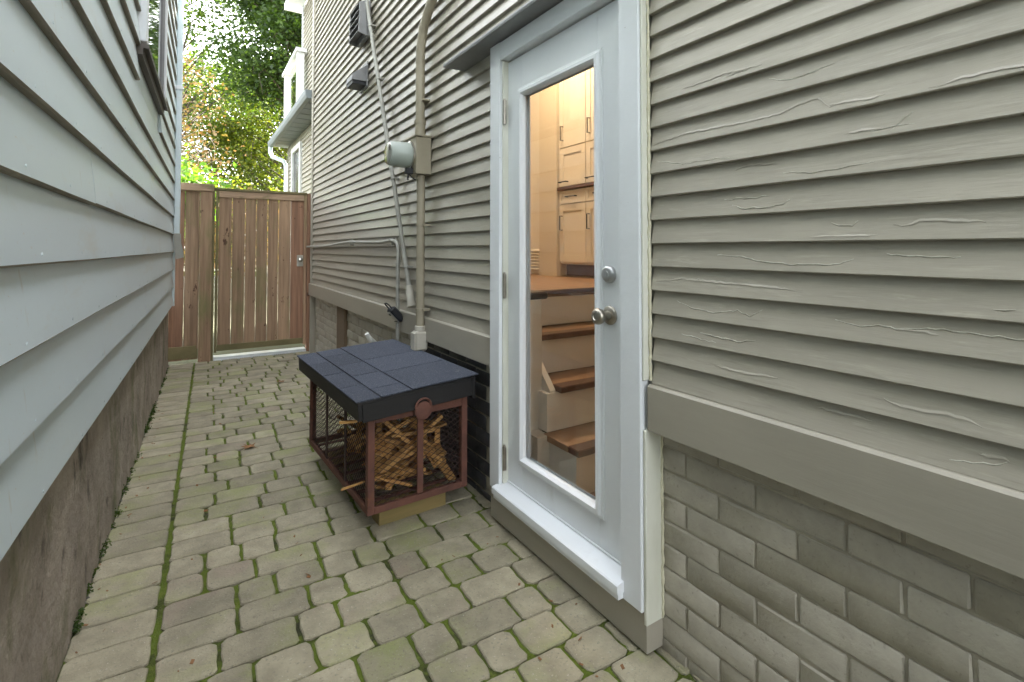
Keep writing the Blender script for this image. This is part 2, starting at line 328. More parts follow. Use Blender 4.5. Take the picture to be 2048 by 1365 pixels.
# crumbs of parging along the neighbour's footing
cr = MB()
for i in range(260):
    y = random.uniform(1.2, 6.6); x = edge_x(y)-.002+abs(random.gauss(.004,.008)); r = random.uniform(.0015,.005)
    m4 = Matrix.Translation((x,y,r*.5)) @ Matrix.Rotation(random.uniform(0,6),4,'Z') @ Matrix.Rotation(random.uniform(0,6),4,'X')
    cr.box(-r,r,-r*.8,r*.8,-r*.6,r*.6, 0, m4)
tag(cr.build('parging_crumbs', M['gravel']), 'pale crumbs of parging along the foot of the stained foundation', 'rubble', kind='stuff')

# ------------------------------------------------------------------ the clapboard house (right)
LIP, PITCH, Z0, TOP = 1.240, .0741, .852, 5.20
YN, YF = -4.0, 6.62
house = thing('clapboard_house', 'greige painted clapboard house with a glazed door and painted brick base', 'house', (1.3, 2.4, 0))
def wallbox(name, *b, mat='trim', parent=house, c=0): return MB().box(*b, c).build(name, M[mat], parent)
# wall core with a hole for the door
core = MB()
core.box(1.262,1.36, YN,1.145, .70,TOP); core.box(1.262,1.36, 2.10,YF, .70,TOP); core.box(1.262,1.36, 1.145,2.10, 2.252,TOP)
core.box(7.4,7.5, YN,YF, 0,TOP); core.box(1.36,7.4, YN,YN+.1, 0,TOP); core.box(1.36,7.4, YF-.1,YF, 0,TOP)
core.build('wall', M['clap'], house)
def clap(y0, y1, z, seg=.06, wob=.4, name='clapboard', lip=LIP, parent=house, zt=None):
    n = max(2, int((y1-y0)/seg)); V = []; F = []; sd_ = z*17.3+y0*3.1
    sag = [random.uniform(-.0022,.0022)*wob for _ in range(6)]
    for i in range(n+1):
        y = y0+(y1-y0)*i/n
        a = noise.noise((y*2.2, sd_, 1))*.0030*wob+noise.noise((y*14, sd_, 2))*.0012*wob
        dz = noise.noise((y*1.1, sd_, 4))*.0028*wob+noise.noise((y*19, sd_, 7))*.0009*wob
        cup = noise.noise((y*1.6, sd_, 9))*.0015*wob
        V += [(lip+.021, y, z+dz), (lip-.0015+a, y, z+dz), (lip-.003+a, y, z+dz+.0025), (lip+.0055+cup+a*.4, y, z+.036), (lip+.0165, y, z+PITCH+.004), (lip+.022, y, z+PITCH+.004)]
    k = 6
    for i in range(n):
        for j in range(k-1): F.append((i*k+j, (i+1)*k+j, (i+1)*k+j+1, i*k+j+1))
    F.append(tuple(range(k))); F.append(tuple(n*k+j for j in range(k))[::-1])
    F = [f[::-1] for f in F]
    return MB().add(V, F).build(name, M['clap'], parent, smooth=35)
near = {}
k = 0
while Z0+k*PITCH < TOP:
    z = Z0+k*PITCH
    if z < 2.25:
        near[k] = clap(YN, 1.128+random.uniform(-.003,.002), z, seg=.03, wob=.38)
        cut = YF-.10
        if random.random() < .18:
            j = random.uniform(3,5.8); clap(2.122, j, z); clap(j+.003, cut, z)
        else: clap(2.122, cut, z)
    else:
        j = {0:1.9,1:2.62,2:3.9}.get(k % 5, 2.2+random.uniform(0,2.6))
        clap(YN, j, z, seg=.08); clap(j+.003, cut, z)
    k += 1
# lifting paint: jagged lips on the near boards
UP = [[(1.107,1.56),(1.003,1.535),(.888,1.534),(.803,1.526)],[(.736,1.716),(.686,1.7),(.646,1.699),(.577,1.709)],[(.471,1.525),(.459,1.536),(.443,1.552),(.43,1.562)],
[(.842,1.4),(.812,1.387),(.775,1.388),(.727,1.386),(.7,1.391),(.684,1.401)],[(.591,1.341),(.574,1.333),(.545,1.332),(.535,1.342)],
[(.892,1.263),(.813,1.258),(.763,1.248),(.677,1.241),(.595,1.244),(.562,1.249),(.544,1.257)],[(.482,1.27),(.464,1.266),(.415,1.265),(.359,1.264)],
[(1.035,1.121),(.966,1.105),(.902,1.101),(.83,1.113),(.793,1.102),(.761,1.122)],[(.586,1.119),(.533,1.109),(.499,1.116),(.466,1.112),(.401,1.121),(.351,1.12),(.307,1.119),(.15,1.117)],
[(.313,1.168),(.283,1.171)],[(1.013,1.024),(.895,1.017)],[(.383,.872),(.361,.876),(.319,.885),(.299,.896)],[(.95,1.035),(.83,1.03),(.78,1.04)],[(.70,1.47),(.62,1.46),(.5,1.468)]]
DN = [[(1.12,1.609),(1.07,1.617),(.992,1.623),(.887,1.621),(.794,1.617),(.724,1.617),(.688,1.622),(.659,1.632),(.617,1.636),(.586,1.606),(.57,1.61),(.525,1.603)],
[(.401,1.6),(.373,1.602),(.334,1.606),(.291,1.605),(.2,1.603)],[(.467,1.329),(.436,1.328),(.423,1.337),(.381,1.335),(.321,1.329)],
[(1.11,1.176),(1.016,1.188),(.893,1.184),(.757,1.183),(.654,1.176)],[(.833,1.494),(.788,1.501),(.719,1.495)],[(.492,.96),(.457,.953),(.424,.952),(.385,.958),(.349,.952),(.332,.948)],
[(1.0,1.76),(.86,1.765),(.75,1.757)],[(.9,.952),(.8,.948),(.72,.956)]]
def face_x(z):
    t = ((z-Z0) % PITCH)/PITCH; return LIP-.003+.0168*t+(.0002 if t < .5 else .0004)
def crack(poly, up):
    pts = []
    for (a, b) in zip(poly, poly[1:]):
        n = max(2, int(math.dist(a,b)/.011))
        for i in range(n):
            t = i/n; pts.append((a[0]+(b[0]-a[0])*t, a[1]+(b[1]-a[1])*t+random.uniform(-.0019,.0019)))
    pts.append(poly[-1]); V = []; F = []; N_ = len(pts)
    for i, (y, z) in enumerate(pts):
        e = min(1, 5*i/N_, 5*(N_-1-i)/N_); h = (.0013+random.uniform(0,.0012))*e*(.6+.8*abs(noise.noise((y*9,z*30,0))))
        x = face_x(z)-.0004
        if up: V += [(x+.002,y,z+.0020), (x-h,y,z+.0006), (x-h*.8,y,z-.0006), (x+.0015,y,z-.0030*e-.0008)]
        else:  V += [(x+.0015,y,z+.0045*e+.001), (x-h*.8,y,z+.001), (x-h,y,z-.0006), (x+.0030,y,z-.0012)]
    for i in range(N_-1):
        for j in range(3): F.append((i*4+j, i*4+j+1, (i+1)*4+j+1, (i+1)*4+j))
    kk = int((poly[len(poly)//2][1]-Z0)/PITCH)
    MB().add(V, F).build('paint_crack', M['pale_lip'] if up else M['clap'], near[kk])
for p in UP: crack(p, True)
for p in DN: crack(p, False)
for i in range(14):
    kk_ = random.randrange(0,18); y_ = random.uniform(.25,1.0); z_ = Z0+kk_*PITCH+random.uniform(.012,.06); L_ = random.uniform(.03,.16); q_ = random.gauss(0,.02)
    crack([(y_+L_/2, z_), (y_+L_*.2, z_+random.gauss(0,.0015)), (y_-L_*.2, z_+random.gauss(0,.002)+q_*L_), (y_-L_/2, z_+q_*L_)], random.random() < .45)
# water table board, near and far of the door
def board_y(name, x0, x1, y0, y1, z0, z1, mat, parent=house, seg=.15, wob=.002):
    n = max(2,int((y1-y0)/seg)); V=[]; F=[]; q = z0*9+y0
    for i in range(n+1):
        y = y0+(y1-y0)*i/n; d = noise.noise((y*1.5,q,0))*wob; e = noise.noise((y*1.3,q,5))*wob
        V += [(x1,y,z0+e),(x0+d+.002,y,z0+e),(x0+d,y,z0+e+.003),(x0+d,y,z1+e-.006),(x0+d+.009,y,z1+e),(x1,y,z1+e+.002)]
    for i in range(n):
        for j in range(6): F.append((i*6+j,i*6+(j+1)%6,(i+1)*6+(j+1)%6,(i+1)*6+j))
    F += [tuple(range(6))[::-1], tuple(n*6+j for j in range(6))]
    return MB().add(V,F).build(name, M[mat], parent, smooth=30)
board_y('water_table_board', 1.218,1.30, YN,1.128, .708,.852, 'trim')
board_y('water_table_board', 1.218,1.30, 2.122,YF, .712,.856, 'trim')
# brick base, painted over
base = MB().box(1.2955,1.36, YN,1.16, -.1,.712).box(1.2955,1.36, 2.085,YF-.03, -.1,.712).box(1.2955,1.36,1.16,2.085,-.1,.10).build('foundation_wall', M['mortar'], house)
BL, BH, BP = .225, .0765, .2165
bv = []
for q in range(5):
    r = random.Random(q+40); mb = MB().box(-.03,.03,-BP/2-.001,BP/2+.001,-.0346,.0346,.0042)
    mb.v = [(x+(noise.noise((yy*30+q*9,zz*40,q))*.002 if x < 0 else 0), yy+r.uniform(-.0015,.0015), zz+r.uniform(-.0018,.0018)) for x,yy,zz in mb.v]
    bv.append(mb)
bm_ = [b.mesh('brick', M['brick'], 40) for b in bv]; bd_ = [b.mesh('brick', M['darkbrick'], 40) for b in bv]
for c_ in range(10):
    z = .712-.028-c_*BH
    off = (c_ % 2)*BL/2
    for (a, b_) in ((-.95,1.158),(2.09,YF-.05)):
        y = a-off
        yy = b_-BL/2+off*.999-.004 if False else b_-BL/2-.003
        ys = []
        y = b_-.004-(BL/2 if c_ % 2 else 0)
        if c_ % 2: ys.append((b_-.004-BL/4, .5))
        while y > a+BL*.3:
            if y-BL >= a: ys.append((y-BL/2, 1))
            y -= BL
        for (yc, fr) in ys:
            if 5.02 < yc < 5.42: continue                      # boarded opening
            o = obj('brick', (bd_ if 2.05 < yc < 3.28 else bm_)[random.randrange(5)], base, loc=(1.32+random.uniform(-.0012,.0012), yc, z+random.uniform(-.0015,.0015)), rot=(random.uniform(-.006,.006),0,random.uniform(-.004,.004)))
            if fr < 1: o.scale = (1,.47,1)
# boarded cellar opening between the bricks
MB().box(1.262,1.297, 5.06,5.36, -.02,.7105,.004).build('opening_board', M['post'], house)
MB().box(1.272,1.2965, 5.365,5.415, -.02,.7105,.003).build('opening_board', M['trim'], house)
# corner boards
MB().box(1.228,1.30, YF-.10,YF-.062, .856,TOP,.003).build('corner_board', M['trim'], house)
MB().box(1.232,1.30, YF-.03,YF, .0,TOP,.003).build('corner_board', M['trim'], house)
k = 0
while Z0+k*PITCH < TOP-.1:
    z = Z0+k*PITCH
    MB().prism([(1.242,z),(1.238,z+.003),(1.256,z+PITCH),(1.27,z+PITCH),(1.27,z)], YF-.0615, YF-.0305, 'y').build('corner_clapboard', M['clap'], house); k += 1
# roof
def slab(pts, th):
    n = Vector((0,0,th)); V = [Vector(p) for p in pts]; return MB().add([*V, *[v+n for v in V]], [(3,2,1,0),(4,5,6,7),(0,1,5,4),(1,2,6,5),(2,3,7,6),(3,0,4,7)])
slab([(1.12,YN-.3,TOP+.0),(4.4,YN-.3,TOP+2.2),(4.4,YF+.7,TOP+2.2),(1.12,YF+.7,TOP+.0)], .12).build('roof', M['roof'], house)
slab([(4.401,YN-.3,TOP+2.2),(7.8,YN-.3,TOP-.05),(7.8,YF+.7,TOP-.05),(4.401,YF+.7,TOP+2.2)], .12).build('roof', M['roof'], house)
MB().prism([(1.27,TOP),(7.5,TOP),(4.4,TOP+2.1)], YN+.02,YN+.1,'y').prism([(1.27,TOP),(7.5,TOP),(4.4,TOP+2.1)], YF-.1,YF-.02,'y').build('gable_wall', M['clap'], house)
# hood board over the door
MB().prism([(1.262,2.256),(1.125,2.252),(1.123,2.262),(1.125,2.272),(1.262,2.310)], .95, 2.467, 'y').build('door_hood', M['slate'], house)

# --- door frame, door, sill
TX = 1.205
fr = MB()
fr.box(TX,1.262, 1.145,1.237, .136,2.251,.003)                     # right casing (capped)
fr.box(TX,1.262, 2.018,2.104, .16,2.251,.003)                      # left casing
fr.box(TX+.002,1.262, 1.2375,2.0175, 2.165,2.249,.003)              # head casing
df = fr.build('door_frame', M['alum'], house)
jb = MB().box(1.2625,1.355, 1.155,1.262, .136,2.25,.002).box(1.2625,1.355, 2.036,2.10, .10,2.25,.002).box(1.2625,1.355, 1.2625,2.0355, 2.166,2.25,.002)
jb.box(1.222,1.2615, 2.008,2.0175, .20,2.164,.001).build('jamb', M['cream'], df)
# cream return of the right casing, with its ragged caulk bead
MB().box(1.214,1.2885, 1.1325,1.1445, .10,.706,.002).build('casing_return', M['cream'], df)
MB().box(1.212,1.236, 1.1360,1.1445, .862,2.25,.002).build('casing_return', M['cream'], df)
def bead(y, x, z0, z1, r):
    n = int((z1-z0)/.012); P = [(x+random.uniform(-.002,.002), y+noise.noise((0,i*.5,y))*.0035, z0+(z1-z0)*i/n) for i in range(n+1)]
    return MB().tube(P, [r*(1+.5*noise.noise((i*.6,3,x))) for i in range(n+1)], 7)
bead(1.1325,1.238,.86,2.25,.0055).build('caulk_bead', M['caulk'], df, smooth=60)
bead(1.1315,1.2865,.105,.70,.005).build('caulk_bead', M['caulk'], df, smooth=60)
DX, D0, D1, DZ0, DZ1 = 1.250, 1.268, 2.030, .207, 2.158
door = MB()
G0, G1, GZ0, GZ1 = 1.388, 1.888, .345, 1.982
for b in ((D0,G0,DZ0,DZ1),(G1,D1,DZ0,DZ1),(G0+.0005,G1-.0005,DZ0,GZ0),(G0+.0005,G1-.0005,GZ1,DZ1)): door.box(DX,DX+.044, b[0],b[1],b[2],b[3],.0012)
door = tag(door.build('door', M['white'], house), 'white full-light door with warm lit interior behind its glass')
ml = MB()
def ring(mb, x0, x1, o, i):           # o, i: (y0,y1,z0,z1)
    V = [(x0,o[0],o[2]),(x0,o[1],o[2]),(x0,o[1],o[3]),(x0,o[0],o[3]),(x1,i[0],i[2]),(x1,i[1],i[2]),(x1,i[1],i[3]),(x1,i[0],i[3])]
    mb.add(V, [(a,(a+1)%4,4+(a+1)%4,4+a) for a in range(4)])
def rect(d): return (G0+d,G1-d,GZ0+d,GZ1-d)
for (xa,xb,da,db) in ((DX,DX-.006,-.030,-.027),(DX-.006,DX-.008,-.027,-.018),(DX-.008,DX-.016,-.018,-.012),(DX-.016,DX-.017,-.012,.002),(DX-.017,DX-.006,.002,.010),(DX-.006,DX+.008,.010,.014)): ring(ml, xa, xb, rect(da), rect(db))
ml.build('glazing_moulding', M['white'], door)
gp = MB().box(DX+.014,DX+.018, G0+.002,G1-.002,GZ0+.002,GZ1-.002); gp.build('glass_pane', M['glass'], door)
ib = MB()
for (xa,xb,da,db) in ((DX+.044,DX+.030,-.02,.012),): ring(ib, xa, xb, rect(da), rect(db))
ib.build('glazing_moulding', M['white'], door)
MB().box(DX+.002,DX+.030, D0+.01,D1-.01, .186,.2065,.001).build('door_sweep', M['dark'], door)
for z0_, z1_ in ((1.86,1.975),(1.05,1.165),(.262,.372)):
    hg = MB().tube([(1.226,2.003,z0_),(1.226,2.003,z1_)], .008, 10)
    for q in range(1,5): hg.tube([(1.226,2.003,z0_+(z1_-z0_)*q/5-.001),(1.226,2.003,z0_+(z1_-z0_)*q/5+.001)], .0087, 10)
    hg.box(1.226,1.230,1.99,2.007,z0_+.003,z1_-.003,.001).tube([(1.226,2.003,z1_),(1.226,2.003,z1_+.006)], .005, 8)
    hg.build('hinge', M['nickel'], door, smooth=40)
kz, ky = 1.045, 1.327
MB().lathe([(0,.034),(.004,.034),(.009,.030),(.012,.017),(.030,.013),(.036,.016),(.044,.025),(.054,.0285),(.064,.027),(.070,.020),(.071,.013),(.068,.011)], (DX,ky,kz), (-1,0,0), 28).build('door_knob', M['nickel'], door, smooth=45)
MB().lathe([(0,.031),(.010,.0305),(.017,.026),(.019,.020),(.0192,.0125),(.0215,.0122)], (DX,ky,1.190), (-1,0,0), 28).box(DX-.0225,DX-.021,ky-.0012,ky+.0012,1.184,1.196).build('deadbolt', M['satin'], door, smooth=45)
sill = MB()
sill.prism([(1.176,.160),(1.176,.186),(1.181,.190),(1.252,.2045),(1.30,.2045),(1.30,.160)], 1.222,2.034,'y')
sill.prism([(1.183,.139),(1.183,.1597),(1.30,.1597),(1.30,.139)], 1.226,2.030,'y')
sill.box(1.243,1.249, 1.24,2.017, .2035,.2125,.001)
sill.build('sill', M['white'], house)
board_y('door_base_board', 1.218,1.29, 1.136,2.112, .012,.1355, 'trim', wob=.003)
MB().box(1.3075,1.3115, 1.095,1.112, .435,.475).build('paint_smear', M['tape'], base)

# --- room behind the door
room = MB()
room.box(1.36,3.3, .55,1.735, .06,.186); room.box(1.3605,3.3, .45,.55, .06,3.4); room.box(3.3,3.4,.45,4.8,.06,3.4); room.box(1.3605,3.3,4.7,4.8,.06,3.4); room.box(1.3605,3.4,.45,4.8,3.4,3.5)
room.build('interior_wall', M['iwall'], house)
fl = MB(); nb = 14
for i in range(nb):
    x0 = 1.362+(3.298-1.362)*i/nb; fl.box(x0+.0008,x0+(3.298-1.362)/nb-.0008, 2.37,4.698, 1.0,1.04,.0015)
fl.build('kitchen_floor', M['tread'], house)
MB().box(1.42,3.298,2.345,2.3695,1.017,1.043,.004).build('floor_nosing', M['nose'], house)
MB().box(1.40,3.298,.552,1.733,.187,.195).build('landing_floor', M['tread'], house)
st = thing('staircase', 'three oak treads with white risers climbing behind the glass door', 'stairs', (1.9,1.9,.195))
for i in range(3):
    y0, zt = 1.715+.215*i, .195+.213*(i+1)
    MB().box(1.43,3.29, y0+.02,2.40 if i == 2 else y0+.235, zt-.213 if i == 0 else zt-.21, zt-.031).build('riser', M['cab'], st)
    MB().box(1.415 if i == 0 else 1.49,3.292, y0-.012,y0+.06, zt-.03,zt,.004).build('nosing', M['nose'], st)
    MB().box(1.415 if i == 0 else 1.49,3.292, y0+.0605,y0+.245, zt-.03,zt-.001,.002).build('tread', M['tread'], st)
MB().box(1.43,3.29,2.36,2.40,.84,1.0).build('riser', M['cab'], st)
MB().prism([(1.96,.409),(1.96,.60),(2.34,1.0),(2.40,1.0),(2.40,.409)], 1.455,1.488,'x').build('skirt_board', M['cab'], st)
MB().box(1.372,1.452, 2.02,3.2, .19,1.03,.002).build('knee_wall', M['iwall'], house)
MB().box(1.3605,1.4295, 1.93,2.0195, .19,.405).build('stair_side', M['iwall'], house)
MB().box(1.365,1.50, 2.03,3.2, 1.031,1.066,.008).build('knee_wall_cap', M['bar'], house)
kc = thing('kitchen_cabinets', 'white shaker kitchen cabinets with dark bar handles seen through the door glass', 'cabinets', (2.9,3.0,1.04))
MB().box(2.705,3.29, 2.42,3.48, 1.15,3.35).box(2.76,3.29,2.42,3.48,1.041,1.149).build('carcass', M['cab'], kc)
MB().box(2.752,2.7595,2.42,3.46,1.05,1.145).build('toe_kick', M['nose'], kc)
def shaker(y0,y1,z0,z1,nm):
    d = MB(); x = 2.683
    d.box(x+.008,2.704,y0,y1,z0,z1); e=.055 if z1-z0>.2 else .022
    d.box(x,x+.0078,y0,y0+e,z0,z1,.001).box(x,x+.0078,y1-e,y1,z0,z1,.001).box(x,x+.0078,y0+e,y1-e,z0,z0+e,.001).box(x,x+.0078,y0+e,y1-e,z1-e,z1,.001)
    return d.build(nm, M['cab'], kc)
def handle(o, y, z, vert, L=.12):
    a, b = ((y,z-L/2),(y,z+L/2)) if vert else ((y-L/2,z),(y+L/2,z))
    MB().tube([(2.683,*a),(2.655,*a),(2.655,*b),(2.683,*b)], .005, 6).build('handle', M['dark'], o)
for i in range(3):
    y0 = 3.475-.35*(i+1)+.003; y1 = 3.475-.35*i-.003
    o = shaker(y0,y1,1.17,1.655,'cabinet_door'); handle(o, y1-.04, 1.50, True)
    o = shaker(y0,y1,1.665,1.775,'drawer'); handle(o, (y0+y1)/2, 1.72, False)
    o = shaker(y0,y1,1.815,2.14,'cabinet_door'); handle(o, y1-.07, 1.85, False, .1)
    o = shaker(y0,y1,2.15,3.34,'cabinet_door'); handle(o, y1-.05, 2.27, True)
MB().box(2.66,3.29,2.42,3.479,1.78,1.808,.003).build('counter', M['nose'], kc)
MB().box(2.66,3.29, 3.485,3.74, 1.041,3.399).build('pilaster', M['iwall'], house)
ld = thing('louvred_door', 'white closet door with louvres at its foot beyond the kitchen', 'door', (2.75,4.0,1.04))
MB().box(2.72,2.76, 3.745,4.40, 1.045,3.1,.002).build('panel', M['cab'], ld)
MB().box(2.70,2.7195, 3.745,3.80, 1.045,3.1,.002).box(2.70,2.7195, 4.34,4.40, 1.045,3.1,.002).build('stile', M['cab'], ld)
for i in range(7): MB().prism([(2.70,1.09+.028*i),(2.704,1.087+.028*i),(2.72,1.11+.028*i),(2.716,1.113+.028*i)], 3.802,4.338,'y').build('louvre', M['cab'], ld)
lp = thing('ceiling_lamp', 'round warm ceiling lamp in the room behind the glass door', 'lamp', (2.1,3.1,3.4))
MB().lathe([(0,.17),(.02,.17),(.025,.16)], (2.1,3.1,3.4), (0,0,-1), 24).build('base', M['satin'], lp, smooth=40)
MB().lathe([(.025,.155),(.06,.14),(.08,.08),(.085,.01)], (2.1,3.1,3.4), (0,0,-1), 24).build('diffuser', M['lamp'], lp, smooth=60)
pl = bpy.data.lights.new('lamp_light','POINT'); pl.energy = 4.6; pl.color = (1,.72,.45); pl.shadow_soft_size = .16
po = obj('lamp_light', pl, lp); po.location = (2.1,3.1,3.22)

# --- rear part of the house beyond the gate, set back from the side wall
RX = 1.50; RL = RX-.022; RT = 5.30
MB().box(RX,6.5, YF+.001,10.05, 0,3.18).box(RX,6.5, YF+.002,8.74, 3.18,RT).build('rear_wall', M['clap'], house)
MB().box(1.3005,RX-.0005, YF-.028,YF+.0, 0,TOP).build('rear_wall', M['clap'], house)
k = 12
while Z0+k*PITCH < 3.14:
    z = Z0+k*PITCH
    if z < 2.98: clap(YF+.004, 8.72, z, .3, lip=RL); clap(9.58, 10.05, z, .3, lip=RL)
    else: clap(YF+.004, 10.05, z, .3, lip=RL)
    k += 1
k = 33
while Z0+k*PITCH < RT-.1: clap(YF+.004, 8.73, Z0+k*PITCH, .3, lip=RL); k += 1
wn = MB().box(RL-.03,RX, 8.725,8.81, 1.0,3.03,.003).box(RL-.03,RX, 9.49,9.575, 1.0,3.03,.003).box(RL-.03,RX, 8.8105,9.4895, 2.94,3.03,.003).build('window', M['whitepvc'], house)
MB().box(RL+.005,RX-.0005,8.811,9.489,1.0,2.939).build('pane', M['blind'], wn)
MB().box(RL-.015,RX,10.012,10.052,0,3.17,.003).build('corner_board', M['trim'], house)
MB().box(RL-.015,RX,8.70,8.742,3.3,RT-.05,.003).build('corner_board', M['alum'], house)
MB().box(1.235,RX, YF+.003,10.30, 3.181,3.205).box(RX,6.6,10.053,10.30,3.181,3.205).build('soffit', M['soffit'], house)
for i in range(12): MB().box(1.236,RX-.001, YF+.02+.3*i, YF+.028+.3*i, 3.176,3.1805).build('soffit_bead', M['soffit'], house)
MB().prism([(1.175,3.16),(1.215,3.15),(1.234,3.16),(1.234,3.26),(1.155,3.26),(1.158,3.20)], YF+.003, 10.33, 'y').build('gutter', M['soffit'], house)
MB().tube([(1.195,10.25,3.16),(1.195,10.25,3.06),(1.22,10.22,2.98),(1.40,10.12,2.90),(1.44,10.10,2.82),(1.445,10.10,2.65),(1.445,10.10,0.05)], .038, 10).build('downspout', M['lside'], house, smooth=50)
MB().box(1.2345,6.6, YF+.004,10.32, 3.2055,3.258).build('balcony_deck', M['trim'], house)
br_ = thing('balcony_railing', 'white balcony railing with glass panel on the low rear roof', 'railing', (1.4,9,3.26))
for yy in (8.40, 9.66): MB().box(1.34,1.44, yy-.06,yy+.06, 3.2585,4.34,.004).build('post', M['whitepvc'], br_)
MB().box(1.31,1.47, 8.30,9.76, 4.341,4.40,.005).build('top_rail', M['whitepvc'], br_)
MB().box(1.37,1.41, 8.461,9.599, 3.36,3.42,.003).build('bottom_rail', M['whitepvc'], br_)
MB().box(1.386,1.394, 8.462,9.598, 3.4205,4.32).build('glass_panel', M['glass2'], br_)
MB().box(1.23,RX-.023, YF+.71,8.99, RT-.07,RT+.03,.003).box(RX-.0225,6.6,8.745,8.99,RT-.07,RT+.03,.003).build('eave', M['alum'], house)

# ------------------------------------------------------------------ the neighbour's house (left)
ang = -math.atan(.026)
nh = thing('neighbour_house', 'pale grey wide-sided house on a stained brown foundation', 'house', (-.34,0,0), rz=ang)
LB = dict(parent=nh, inv=False)
ZL, PL = .68, .1875; NY0, NY1 = -3.9, 6.63
MB().box(-6,-.022, NY0,NY1-.02, .66,4.85).build('wall', M['lside'], **LB)
# foundation
V=[];F=[];ny_=120;nz_=10
for i in range(ny_+1):
    y = NY0+(NY1+.10-NY0)*i/ny_
    for j in range(nz_+1):
        z = -.08+(.74+.0)*j/nz_; V.append((-.046+.012*(1-j/nz_)+.011*fbm(y*1.4,z*2,1)+.004*fbm(y*9,z*9,4), y, z))
F=[(i*(nz_+1)+j,(i+1)*(nz_+1)+j,(i+1)*(nz_+1)+j+1,i*(nz_+1)+j+1) for i in range(ny_) for j in range(nz_)]
fd = MB().add(V,F); fd.box(-6,-.07,NY0+.01,NY1+.09,-.1,.657); fd.build('foundation_wall', M['parge'], smooth=60, **LB)
WY0, WY1, WZ0, WZ1 = 3.34, 4.74, 2.37, 3.72
def lboard(y0,y1,z):
    n=max(2,int((y1-y0)/.12)); V=[];F=[];q=z*11+y0
    for i in range(n+1):
        y=y0+(y1-y0)*i/n; a=noise.noise((y*.9,q,0))*.003; dz=noise.noise((y*.7,q,3))*.003; c=noise.noise((y*1.2,q,6))*.004
        V += [(-.021,y,z+dz),(-.001+a,y,z+dz),(.004+a,y,z+dz+.005),(a*.6+c*.4-.002,y,z+.07),(c*.3-.010,y,z+.14),(-.017,y,z+PL+.006),(-.021,y,z+PL+.006)]
    k=7
    for i in range(n):
        for j in range(k-1): F.append((i*k+j,i*k+j+1,(i+1)*k+j+1,(i+1)*k+j))
    F += [tuple(range(k))[::-1], tuple(n*k+j for j in range(k))]
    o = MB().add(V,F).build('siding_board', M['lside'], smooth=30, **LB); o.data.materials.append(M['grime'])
    nl = MB()
    if z < 2.4:
        yy = max(y0,.9)+.12+random.uniform(0,.2)
        while yy < y1-.05: nl.lathe([(0,.0042),(.0016,.0036)], (.0035,yy,z+.022+random.uniform(-.004,.004)), (1,0,0), 7); yy += .405+random.uniform(-.02,.02)
        if nl.v: tag(nl.build('nail_heads', M['lside'], o), kind='stuff')
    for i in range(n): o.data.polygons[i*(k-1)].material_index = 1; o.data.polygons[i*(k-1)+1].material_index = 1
k=0
while ZL+k*PL < 4.8:
    z=ZL+k*PL
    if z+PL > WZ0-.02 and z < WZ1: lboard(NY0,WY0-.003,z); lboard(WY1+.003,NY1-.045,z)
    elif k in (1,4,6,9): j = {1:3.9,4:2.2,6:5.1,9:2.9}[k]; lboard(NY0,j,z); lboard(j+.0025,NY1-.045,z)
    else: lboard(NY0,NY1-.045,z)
    k+=1
MB().box(-.03,.012,NY1-.043,NY1,.66,4.85,.003).build('corner_board', M['lside'], **LB)
lw = MB().box(-.02,.030,WY0,WY0+.07,WZ0+.03,WZ1,.004).box(-.02,.030,WY1-.07,WY1,WZ0+.03,WZ1,.004).box(-.02,.030,WY0+.0705,WY1-.0705,WZ1-.07,WZ1,.004)
lw = lw.build('window', M['alum'], **LB)
MB().box(-.02,.018,WY0+.0705,WY0+.105,WZ0+.035,WZ1-.071,.003).box(-.02,.018,WY1-.105,WY1-.0705,WZ0+.035,WZ1-.071,.003).build('sash', M['slate'], lw)
MB().box(-.02,.004,WY0+.106,WY1-.106,WZ0+.04,WZ1-.071).build('pane', M['wglass'], lw)
MB().prism([(-.02,WZ0-.05),(.012,WZ0-.05),(.016,WZ0-.012),(.040,WZ0-.016),(.042,WZ0+.004),(-.02,WZ0+.036)], WY0-.02,WY1+.02,'y').build('sill', M['brownsill'], lw)
ds = MB().box(.010,.060,NY1-.29,NY1-.21,1.42,4.75,.006).build('downspout', M['lside'], **LB)
MB().prism([(.008,1.44),(.068,1.44),(.072,1.34),(.094,1.25),(.098,1.19),(.034,1.17),(.014,1.30)], NY1-.293,NY1-.207,'y').build('elbow', M['greypvc'], ds)
MB().box(.004,.071,NY1-.30,NY1-.20,2.96,3.0,.002).build('bracket', M['alum'], ds)
slab([(.13,NY0-.3,4.80),(-3,NY0-.3,6.6),(-3,NY1+.3,6.6),(.13,NY1+.3,4.80)], .1).build('roof', M['roof'], **LB)
slab([(-3.001,NY0-.3,6.6),(-6.3,NY0-.3,4.80),(-6.3,NY1+.3,4.80),(-3.001,NY1+.3,6.6)], .1).build('roof', M['roof'], **LB)

# ------------------------------------------------------------------ gate and fence
GY = 6.78
gate = thing('garden_gate', 'weathered cedar plank gate with round latch between the two houses', 'gate', (.72,GY,0))
ed = [.252,.391,.529,.647,.772,.894,1.031,1.183]
for i in range(7):
    a, b = ed[i], ed[i+1]; g0 = random.uniform(.0012,.0040)
    z0 = .165 if i < 3 else .185
    V=[];F=[];n=14
    for j in range(n+1):
        z=z0-.02+(1.93-z0)*j/n; s=noise.noise((i*5,z*1.7,0))*.0022
        V += [(a+g0+s,GY+.02,z),(a+g0+s,GY,z),(b-g0+s*.5,GY,z),(b-g0+s*.5,GY+.02,z)]
    for j in range(n):
        for q in range(4): F.append((j*4+q,j*4+(q+1)%4,(j+1)*4+(q+1)%4,(j+1)*4+q))
    F += [(3,2,1,0),tuple(n*4+q for q in range(4))]
    o = MB().add(V,F).build('plank', M['cedar_red'] if i in (6,) else M['cedar'], gate)
